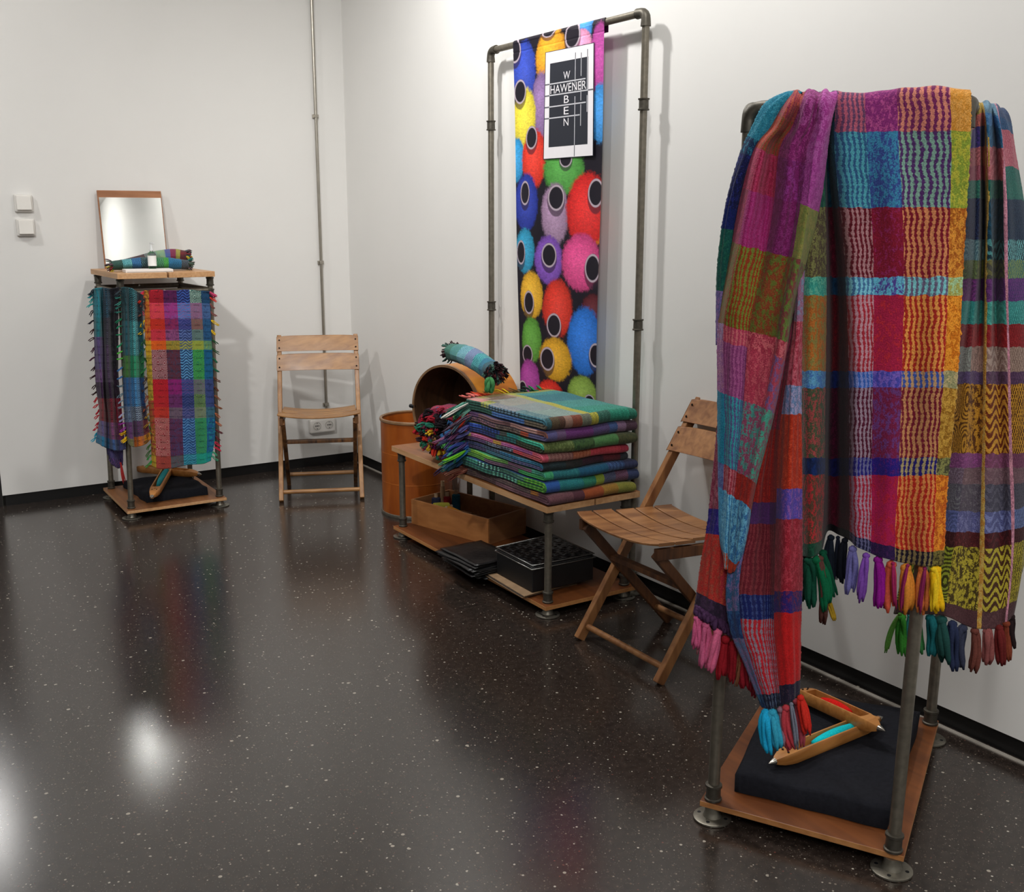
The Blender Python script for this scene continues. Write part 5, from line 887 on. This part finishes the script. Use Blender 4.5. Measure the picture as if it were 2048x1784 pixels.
S1=sheet(g,[[(-0.7899,-3.9632,1.5813),(-0.7835,-3.9729,1.5837),(-0.777,-3.9826,1.5852),(-0.7707,-3.9922,1.5867),(-0.7632,-4.0035,1.5881),(-0.7553,-4.0155,1.5884),(-0.7485,-4.0259,1.5889)],
[(-0.8121,-3.964,1.6153),(-0.803,-3.9776,1.6184),(-0.7945,-3.9906,1.6186),(-0.7861,-4.0035,1.6179),(-0.7777,-4.0164,1.6163),(-0.7693,-4.0292,1.6156),(-0.761,-4.042,1.613)],
[(-0.8384,-3.971,1.5876),(-0.8512,-4.0061,1.5905),(-0.8306,-4.0098,1.595),(-0.84,-4.0411,1.5936),(-0.826,-4.0533,1.5952),(-0.8169,-4.0673,1.5945),(-0.7848,-4.0616,1.5931)],
[(-0.8525,-3.9606,1.5488),(-0.8661,-3.9947,1.5477),(-0.8307,-3.9847,1.5519),(-0.8516,-4.035,1.5493),(-0.8317,-4.047,1.5512),(-0.8319,-4.0741,1.5511),(-0.7884,-4.058,1.5562)],
[(-0.8707,-3.9351,1.5073),(-0.8854,-3.9768,1.5047),(-0.8406,-3.9629,1.5069),(-0.8627,-4.0207,1.5032),(-0.8369,-4.0325,1.5053),(-0.8433,-4.0684,1.5041),(-0.7931,-4.0536,1.5076)],
[(-0.8857,-3.9176,1.4099),(-0.9004,-3.9683,1.409),(-0.8465,-3.9592,1.4097),(-0.8661,-4.0205,1.4086),(-0.8402,-4.0327,1.4087),(-0.8485,-4.0657,1.4081),(-0.8003,-4.0479,1.4089)],
[(-0.896,-3.9076,1.305),(-0.9144,-3.9616,1.3066),(-0.874,-3.9685,1.3062),(-0.8713,-4.0091,1.3072),(-0.8526,-4.0285,1.3074),(-0.8559,-4.0598,1.3083),(-0.8115,-4.0365,1.307)],
[(-0.9077,-3.8963,1.1873),(-0.922,-3.9472,1.1915),(-0.8987,-3.9645,1.1917),(-0.8858,-3.9933,1.1931),(-0.8742,-4.0199,1.1945),(-0.8735,-4.0483,1.1965),(-0.8277,-4.0272,1.193)],
[(-0.9104,-3.8961,1.1145),(-0.9186,-3.9381,1.1191),(-0.9028,-3.9621,1.1205),(-0.8909,-3.9893,1.1225),(-0.8792,-4.0162,1.1244),(-0.8794,-4.0431,1.127),(-0.8347,-4.0203,1.122)],
[(-0.9084,-3.9073,0.9672),(-0.9193,-3.945,0.9741),(-0.9068,-3.964,0.9759),(-0.898,-3.9864,0.9785),(-0.8941,-4.0104,0.9818),(-0.8931,-4.0299,0.9848),(-0.8503,-4.0045,0.9766)],
[(-0.9068,-3.9184,0.8059),(-0.9212,-3.9509,0.8149),(-0.9145,-3.9646,0.817),(-0.9122,-3.9824,0.8206),(-0.9126,-3.9999,0.8244),(-0.9112,-4.0111,0.8267),(-0.8739,-3.9863,0.8161)],
[(-0.9066,-3.9245,0.7016),(-0.9191,-3.9506,0.7104),(-0.9168,-3.9631,0.7121),(-0.9176,-3.9801,0.7145),(-0.919,-3.996,0.7167),(-0.915,-4.0021,0.7176),(-0.8862,-3.9826,0.7077)],
[(-0.9076,-3.9441,0.6475),(-0.913,-3.9545,0.6424),(-0.9148,-3.9612,0.6379),(-0.9154,-3.9694,0.636),(-0.9119,-3.9745,0.6412),(-0.9079,-3.9799,0.6554),(-0.8925,-3.9755,0.6647)]],
 110,330,vs=[-.03,0,.02,.065,.115,.22,.33,.45,.525,.665,.81,.91,.985],skew=-.05,seed=21,rip=.0014)
sheet(g,[[(-0.8062,-3.9727,1.6186),(-0.8105,-3.9845,1.6182),(-0.8127,-3.9995,1.6157)],
[(-0.8291,-3.9654,1.6151),(-0.8348,-3.9844,1.6083),(-0.8189,-3.9909,1.6011)],
[(-0.852,-3.9407,1.596),(-0.8543,-3.9654,1.5806),(-0.8324,-3.972,1.5679)],
[(-0.8648,-3.9234,1.5546),(-0.8669,-3.9481,1.5432),(-0.8451,-3.9544,1.5361)],
[(-0.8767,-3.9077,1.5086),(-0.8798,-3.9306,1.5034),(-0.8596,-3.9343,1.5)],
[(-0.8887,-3.8931,1.44),(-0.8928,-3.9146,1.4355),(-0.872,-3.9192,1.4318)],
[(-0.897,-3.8843,1.3702),(-0.8968,-3.903,1.3682),(-0.8784,-3.9131,1.3642)],
[(-0.9025,-3.8802,1.2911),(-0.9022,-3.899,1.2897),(-0.8849,-3.9074,1.2876)],
[(-0.9047,-3.881,1.2172),(-0.9055,-3.8981,1.2162),(-0.8903,-3.9031,1.2138)],
[(-0.9045,-3.887,1.1132),(-0.9051,-3.8951,1.1141),(-0.897,-3.8984,1.1139)]],20,200,vs=[0,.03,.10,.2,.3,.44,.57,.72,.86,1],mi=1,seed=22,rip=.0006)
SB=sheet(g,[[(-0.8213,-4.0088,1.2717),(-0.8261,-4.0197,1.2722),(-0.8165,-4.0162,1.2719),(-0.8245,-4.0313,1.2727),(-0.8089,-4.0277,1.2721)],
[(-0.8276,-4.0053,1.161),(-0.8306,-4.0189,1.1623),(-0.8199,-4.017,1.1615),(-0.8374,-4.0448,1.1647),(-0.8176,-4.0387,1.1632)],
[(-0.8485,-3.9978,1.0485),(-0.8419,-4.0079,1.0493),(-0.8289,-4.0094,1.0484),(-0.8456,-4.0475,1.0546),(-0.8171,-4.0455,1.0521)],
[(-0.8614,-3.984,0.9427),(-0.8523,-3.9977,0.9441),(-0.8297,-3.9958,0.9414),(-0.8513,-4.0535,0.9533),(-0.8168,-4.0516,0.9493)],
[(-0.8745,-3.9698,0.8343),(-0.8631,-3.9872,0.8364),(-0.8293,-3.9933,0.8332),(-0.8575,-4.0588,0.8507),(-0.8158,-4.0588,0.8451)],
[(-0.8918,-3.9671,0.7378),(-0.8719,-3.9881,0.7398),(-0.8346,-3.9995,0.7368),(-0.8616,-4.0668,0.7577),(-0.8144,-4.0661,0.7501)],
[(-0.9132,-3.9593,0.6169),(-0.9054,-4.0068,0.6317),(-0.8503,-4.0182,0.6247),(-0.8644,-4.0778,0.6449),(-0.8129,-4.0747,0.6365)],
[(-0.9099,-3.97,0.5118),(-0.9104,-4.0229,0.5299),(-0.8655,-4.037,0.5249),(-0.8636,-4.0847,0.5406),(-0.8174,-4.0826,0.5333)],
[(-0.8906,-4.004,0.4277),(-0.8985,-4.0458,0.4452),(-0.8672,-4.0573,0.442),(-0.8612,-4.093,0.4551),(-0.8204,-4.0917,0.4494)],
[(-0.872,-4.0369,0.3456),(-0.8774,-4.0647,0.3538),(-0.8603,-4.0724,0.3582),(-0.8558,-4.0965,0.376),(-0.8215,-4.0936,0.3843)]],90,260,vs=[0,.13,.25,.365,.48,.585,.71,.82,.91,1],mi=2,skew=.0,seed=23,rip=.0012)
SC=sheet(g,[[(-0.9067,-3.9032,0.9556),(-0.9023,-3.9135,0.9568),(-0.8927,-3.9244,0.9576),(-0.8826,-3.9434,0.9596),(-0.8696,-3.9594,0.9609)],
[(-0.9112,-3.9016,0.858),(-0.9086,-3.92,0.8612),(-0.8924,-3.9302,0.8612),(-0.8865,-3.9535,0.8651),(-0.8663,-3.9697,0.8657)],
[(-0.9182,-3.8983,0.7249),(-0.9173,-3.9249,0.7291),(-0.8932,-3.9364,0.7259),(-0.8831,-3.9662,0.7295),(-0.8598,-3.9871,0.7289)],
[(-0.9254,-3.8917,0.645),(-0.9219,-3.9223,0.6484),(-0.8953,-3.9378,0.6412),(-0.8827,-3.9716,0.6418),(-0.8576,-3.9953,0.6395)],
[(-0.9339,-3.8848,0.5338),(-0.9254,-3.9241,0.5193),(-0.8949,-3.9463,0.4971),(-0.8791,-3.9858,0.4818),(-0.8525,-4.0128,0.4623)]],70,160,vs=[0,.23,.54,.72,1],mi=3,seed=24,rip=.0014)
MD=textile('edge_strip',[(1,'m',[(0,'#2a86a4','#3f9ab4',.4),(.24,'#243a60','#2f7a96',.35),(.31,'#1c2150','#28307a',.35),(.52,'#1c2a6a','#242c74',.3),(.60,'#1c5a54','#246a58',.35),(.84,'#7a70b0','#9a7ab4',.35)])],10,30)
def zB(u,p,s): return (u,p,s)
MB_=textile('lower_plaid',[
 zB(.14,'m',[(0,'#8a4a70','#6a7a9a',.4),(.62,'#35608e','#7a6aa0',.45),(.78,'#1c3a74','#2a5a90',.4),(.84,'#5f7aa8','#8a70a0',.5),(.965,'#1c3a66','#3a6a90',.5)]),
 zB(.52,'s',[(0,'#a0405a','#6a2a40',.4),(.25,'#7a2436','#962c40',.4),(.36,'#8a1f1e','#a02a22',.35),(.53,'#4a2a5c','#502a60',.35),(.58,'#641c28','#7c3038',.42),(.745,'#16205c','#3a4a80',.3),(.80,'#b01f2c','#8a7a8a',.42),(.965,'#16182e','#4a5a74',.3)]),
 zB(1,'m',[(0,'#9a6a8a','#7a8aa8',.4),(.12,'#a8384c','#c06070',.5),(.26,'#6a8ab8','#a8a0c8',.5),(.325,'#b4321c','#c8452a',.35),(.50,'#5a4aae','#8a5aa8',.35),(.57,'#962232','#b03a4a',.42),(.735,'#30206c','#6a2450',.35),(.785,'#c01c1e','#b01a1c',.25),(.95,'#201a34','#3a2a3c',.3)])],26,30,edge=.012)
MCc=textile('rear_plaid',[(.35,'m',[(0,'#84344c','#a05a6c',.45),(.45,'#2c2478','#4a3a86',.35),(.58,'#b8342e','#a04a3c',.35),(.90,'#46304c','#2c2034',.5)]),(1,'m',[(0,'#6a2438','#8a3448',.4),(.5,'#3a2a6a','#2c2066',.35),(.62,'#b0323c','#c2503c',.45),(.90,'#46304c','#2c2034',.5)])],20,24)
g.build('cloth',[MA,MD,MB_,MCc],t,smooth=True,solid=.004)
# knotted border of the rear layer
for k in range(16):
    i=int(4+k*4.2); p=SC[-1,min(69,i)]; tassel((p[0],p[1],p[2]+.012),(p[0],p[1],p[2]-.012),.02,'#4a3050',t,3,knot=False,name='knot',seed=k)
for a,b_,c,w in zip([(-0.9378,-3.8978,0.5214),(-0.9302,-3.9172,0.5111),(-0.9151,-3.9409,0.4996),(-0.9281,-3.9022,0.5103),(-0.8989,-3.9483,0.4824),(-0.8905,-3.9616,0.4736),(-0.8821,-3.9751,0.4614),(-0.8737,-3.9884,0.4526),(-0.8642,-4.0033,0.4443),(-0.882,-4.0579,0.351),(-0.8745,-4.0692,0.3537),(-0.8654,-4.0827,0.3615),(-0.8591,-4.0918,0.3682),(-0.8529,-4.1008,0.3759),(-0.8233,-4.0879,0.371),(-0.8279,-4.102,0.387)],
 [(-0.9402,-3.8984,0.4414),(-0.9338,-3.9174,0.4068),(-0.9264,-3.929,0.3999),(-0.933,-3.8993,0.4282),(-0.9047,-3.9449,0.3818),(-0.8926,-3.9637,0.3766),(-0.8877,-3.9714,0.3713),(-0.8757,-3.9903,0.3616),(-0.8661,-4.0052,0.3557),(-0.8859,-4.0753,0.2578),(-0.8721,-4.0957,0.27),(-0.8578,-4.0991,0.272),(-0.8509,-4.1098,0.2679),(-0.8453,-4.1182,0.2724),(-0.8155,-4.1056,0.2651),(-0.8192,-4.1199,0.3027)],
 ['#d0608c','#c86088','#d8688e','#a06a70','#9a1f2a','#8a1c26','#7c5038','#8c1f2a','#7a1c28','#22a8d8','#36a0c0','#8a6a78','#b8404a','#787c8c','#a04450','#cc3026'],[.02,.022,.024,.014,.024,.02,.014,.02,.018,.024,.024,.018,.02,.014,.018,.018]):
    tassel(a,b_,w,c,t,3)
# ---- right shawl
t=thing('hanging_shawl','brown, gold and teal plaid shawl bunched over the right side rail of the right stand','shawl',(-.45,-4.2,1.0))
bS=[0,.022,.045,.085,.12,.145,.18,.26,.30,.335,.378,.42,.463,.508,.533,.665,.695,.725,.776,.815,.843,.962]
def zS(u,p,base,acc,den): return (u,p,[(v,b_,a,d) for v,b_,a,d in zip(bS,base.split(),acc.split(),den)])
dn=[.4,.4,.4,.4,.4,.4,.3,.45,.45,.35,.35,.3,.5,.3,.55,.3,.25,.35,.35,.3,.55]; dl=dn[:19]+[.25,.52,.2]
def zS(u,p,base,acc,den=dl): return (u,p,[(v,b_,a,d) for v,b_,a,d in zip(bS,base.split(),acc.split(),den)])
W0='#2c4a3c #2c4a4a #2c2a50 #5a3040 #7a3a44 #2a4a44 #14242e #3c5a60 #4a5a3a #4c2a50 #2a7a76 #6a1c24 #7a7068 #4a3c5c #6a3f14 #7a4470 #6a5468 #4a4a5a #50588a #7c7228 #4c3236'
MS=textile('brown_gold_plaid',[
 zS(.22,'r','#6a6030 #8a4a48 #2c2a5c #8a4a50 #7a3a48 #24564e #161c38 #3c5a66 #4a543c #542a5c #2a7a78 #6c1e26 #747470 #54466a #5f3c18 #7a4474 #6a5868 #54505c #4c5684 #38181a #3c3a14 #3a2c2c','#8a7a3a #a85a50 #3a2a6a #a05a60 #8a4a5a #2f6a5a #1c2a4c #5a7a80 #5a6a40 #6a3070 #3a9088 #7c2a2e #8a908a #60507a #b8842c #8a5080 #7a6a7a #6a6a70 #5f68a0 #4a2426 #8f9a30 #4a3434'),
 zS(.36,'m','#a08a3c #b85a50 #2a2560 #c06a54 #b84a50 #2c4a4c #12162c #46666a #565c30 #502a5c #2f8a84 #8c1e24 #8a6f68 #5a4668 #5a3010 #84487c #755c62 #5a525e #5d5f90 #4f1f22 #4a3c1c #54363a','#c0a04a #c86a5a #34307a #d08a5a #c85a5c #3a5a5a #1a2040 #6a9090 #7a7a40 #62306c #44a098 #9c2a2c #a88a80 #6a5278 #c08a2c #985090 #8a7076 #6c666e #7a7cab #6a2c30 #b8a838 #5c3c3e'),
 zS(.385,'m',' '.join(['#b0903c']*11+['#c08a3a']*11),' '.join(['#c8a85a']*22),[.5]*22),
 zS(.62,'z','#5a7a90 #3a6a9a #2a5a80 #a85a66 #b06068 #1f5a54 #14384a #14323c #4a4a44 #5a3068 #3a8f86 #881c22 #8f746c #5a3f58 #6a2c14 #7a4462 #725660 #4c4a5a #5b6092 #44161c #4c2e1c #54363a','#6a90a8 #4a7aa8 #34688c #c07a80 #c0747c #2a6a5a #1c4860 #4a8a8c #6a6a44 #6a3878 #4fa89c #9a2a2c #b09a90 #6a4c68 #cc9434 #8a4e74 #82666e #5e5c6c #7a82b4 #5c2228 #bcac3a #5e3e42'),
 zS(.655,'m',' '.join(['#b0788a']*22),' '.join(['#d090a4']*22),[.5]*22),
 zS(1,'d','#3a4a6a #2a4a70 #a05060 #a85868 #1f5a56 #1c5c56 #1a2c44 #142c38 #3a6a6a #4a3068 #2f807e #7a1a20 #80685f #4c3450 #4f2a14 #6a3a54 #6a5058 #44424e #4a5884 #381418 #3e3216 #4a3034','#4a5a7a #3a5a80 #b06a78 #b87480 #2a6a60 #2c6c60 #24384c #6ab0b4 #7a8a4a #6a307a #4aa09a #8c2428 #9a8478 #5c4060 #b8862c #7a4460 #7a5e66 #565462 #6a7aa8 #4a1c22 #b0a236 #5a3c40')],38,36,edge=.01)
g=G()
S3=sheet(g,[[(-0.421,-4.1019,1.5926),(-0.4621,-4.1349,1.5877),(-0.4588,-4.137,1.5897),(-0.4538,-4.1402,1.5916),(-0.4471,-4.1445,1.5936),(-0.4386,-4.15,1.5936),(-0.4282,-4.1567,1.5917),(-0.4176,-4.1635,1.5878),(-0.4104,-4.1681,1.5839)],
[(-0.4476,-4.1204,1.5995),(-0.4888,-4.1535,1.5944),(-0.4848,-4.156,1.5983),(-0.4791,-4.1597,1.6002),(-0.4716,-4.1645,1.6012),(-0.4622,-4.1705,1.6002),(-0.4527,-4.1766,1.5973),(-0.4439,-4.1823,1.5926),(-0.4273,-4.181,1.5858)],
[(-0.4622,-4.1349,1.578),(-0.5034,-4.1678,1.5733),(-0.524,-4.1902,1.5762),(-0.4996,-4.1821,1.58),(-0.5147,-4.2021,1.5786),(-0.4829,-4.1929,1.5791),(-0.4907,-4.2116,1.5725),(-0.4611,-4.2069,1.5687),(-0.4245,-4.1947,1.5637)],
[(-0.4759,-4.1261,1.521),(-0.4982,-4.1711,1.5176),(-0.5268,-4.2004,1.5169),(-0.4743,-4.1746,1.5222),(-0.5149,-4.2139,1.5184),(-0.4539,-4.1877,1.5203),(-0.4831,-4.2224,1.5153),(-0.4481,-4.2152,1.5132),(-0.4005,-4.1983,1.51)],
[(-0.471,-4.1292,1.4112),(-0.4933,-4.1743,1.4103),(-0.5191,-4.2053,1.4096),(-0.4555,-4.1748,1.4107),(-0.5044,-4.2206,1.4095),(-0.4332,-4.1892,1.4107),(-0.471,-4.2302,1.4097),(-0.431,-4.2262,1.4102),(-0.3779,-4.2128,1.407)],
[(-0.4665,-4.1321,1.2577),(-0.4885,-4.1774,1.2602),(-0.5081,-4.2064,1.262),(-0.4515,-4.1833,1.2595),(-0.4851,-4.2212,1.262),(-0.4263,-4.1996,1.2595),(-0.4524,-4.2362,1.2618),(-0.4132,-4.2377,1.2608),(-0.3546,-4.2278,1.2588)],
[(-0.4646,-4.1214,1.0983),(-0.486,-4.1671,1.1044),(-0.4975,-4.2013,1.1086),(-0.4581,-4.1969,1.1056),(-0.4616,-4.2184,1.1081),(-0.4219,-4.2142,1.1051),(-0.4269,-4.2408,1.1081),(-0.3948,-4.2495,1.1069),(-0.3302,-4.2434,1.1021)],
[(-0.4719,-4.1048,0.8768),(-0.4924,-4.1511,0.8877),(-0.4881,-4.2014,0.8965),(-0.4458,-4.2048,0.8922),(-0.4446,-4.227,0.8961),(-0.4055,-4.2307,0.8922),(-0.4018,-4.2521,0.8957),(-0.3712,-4.2646,0.8945),(-0.3057,-4.2592,0.8858)],
[(-0.4793,-4.0882,0.7026),(-0.499,-4.135,0.7174),(-0.4936,-4.1979,0.7321),(-0.4435,-4.2122,0.7255),(-0.4328,-4.2346,0.7271),(-0.3889,-4.2414,0.7241),(-0.3846,-4.2632,0.7333),(-0.3481,-4.2676,0.7354),(-0.3014,-4.262,0.7335)],
[(-0.5127,-4.1024,0.5954),(-0.5263,-4.1174,0.6023),(-0.496,-4.1904,0.6156),(-0.4454,-4.217,0.6094),(-0.4253,-4.2394,0.6099),(-0.386,-4.2492,0.61),(-0.3733,-4.2657,0.6216),(-0.3464,-4.2687,0.6312),(-0.3077,-4.2579,0.6373)],
[(-0.5226,-4.096,0.5031),(-0.5362,-4.1111,0.5109),(-0.4968,-4.1899,0.526),(-0.4444,-4.2176,0.5009),(-0.4198,-4.2429,0.4948),(-0.3819,-4.2518,0.4931),(-0.3728,-4.266,0.5065),(-0.3516,-4.2654,0.5181),(-0.3174,-4.2517,0.5324)]],
 130,320,vs=[-.02,0,.02,.08,.186,.329,.471,.662,.805,.90,1.0],us=[0,.06,.2,.31,.39,.5,.62,.8,1],seed=31,rip=.0012)
g.build('cloth',MS,t,smooth=True,solid=.004)
for a,b_,c,w in zip([(-0.5394,-4.1209,0.5171),(-0.5364,-4.1228,0.5147),(-0.5162,-4.1477,0.5175),(-0.5009,-4.1694,0.5214),(-0.4903,-4.1881,0.5218),(-0.4682,-4.2023,0.5102),(-0.4481,-4.2152,0.5009),(-0.43,-4.2328,0.4959),(-0.4023,-4.2447,0.494),(-0.3816,-4.258,0.501),(-0.3694,-4.2658,0.5103),(-0.3519,-4.2651,0.5227),(-0.5277,-4.1344,0.5167)],
 [(-0.5615,-4.1067,0.4246),(-0.5309,-4.1264,0.4174),(-0.5073,-4.1534,0.4289),(-0.4931,-4.1744,0.4238),(-0.4769,-4.1968,0.4139),(-0.459,-4.2082,0.3997),(-0.4454,-4.2169,0.3926),(-0.4277,-4.2343,0.3949),(-0.396,-4.2487,0.4045),(-0.3696,-4.2657,0.4117),(-0.3573,-4.2736,0.4212),(-0.3425,-4.2712,0.4335),(-0.5182,-4.1405,0.4316)],
 ['#4c7a34','#3c8c34','#3a7a44','#1f6a70','#254e4a','#2c3450','#383c50','#6e3e36','#8e5250','#6c2626','#7e3c2a','#2a1e20','#3f9a9c'],[.014,.022,.024,.026,.03,.024,.024,.022,.024,.022,.02,.02,.014]): tassel(a,b_,w,c,t,4)
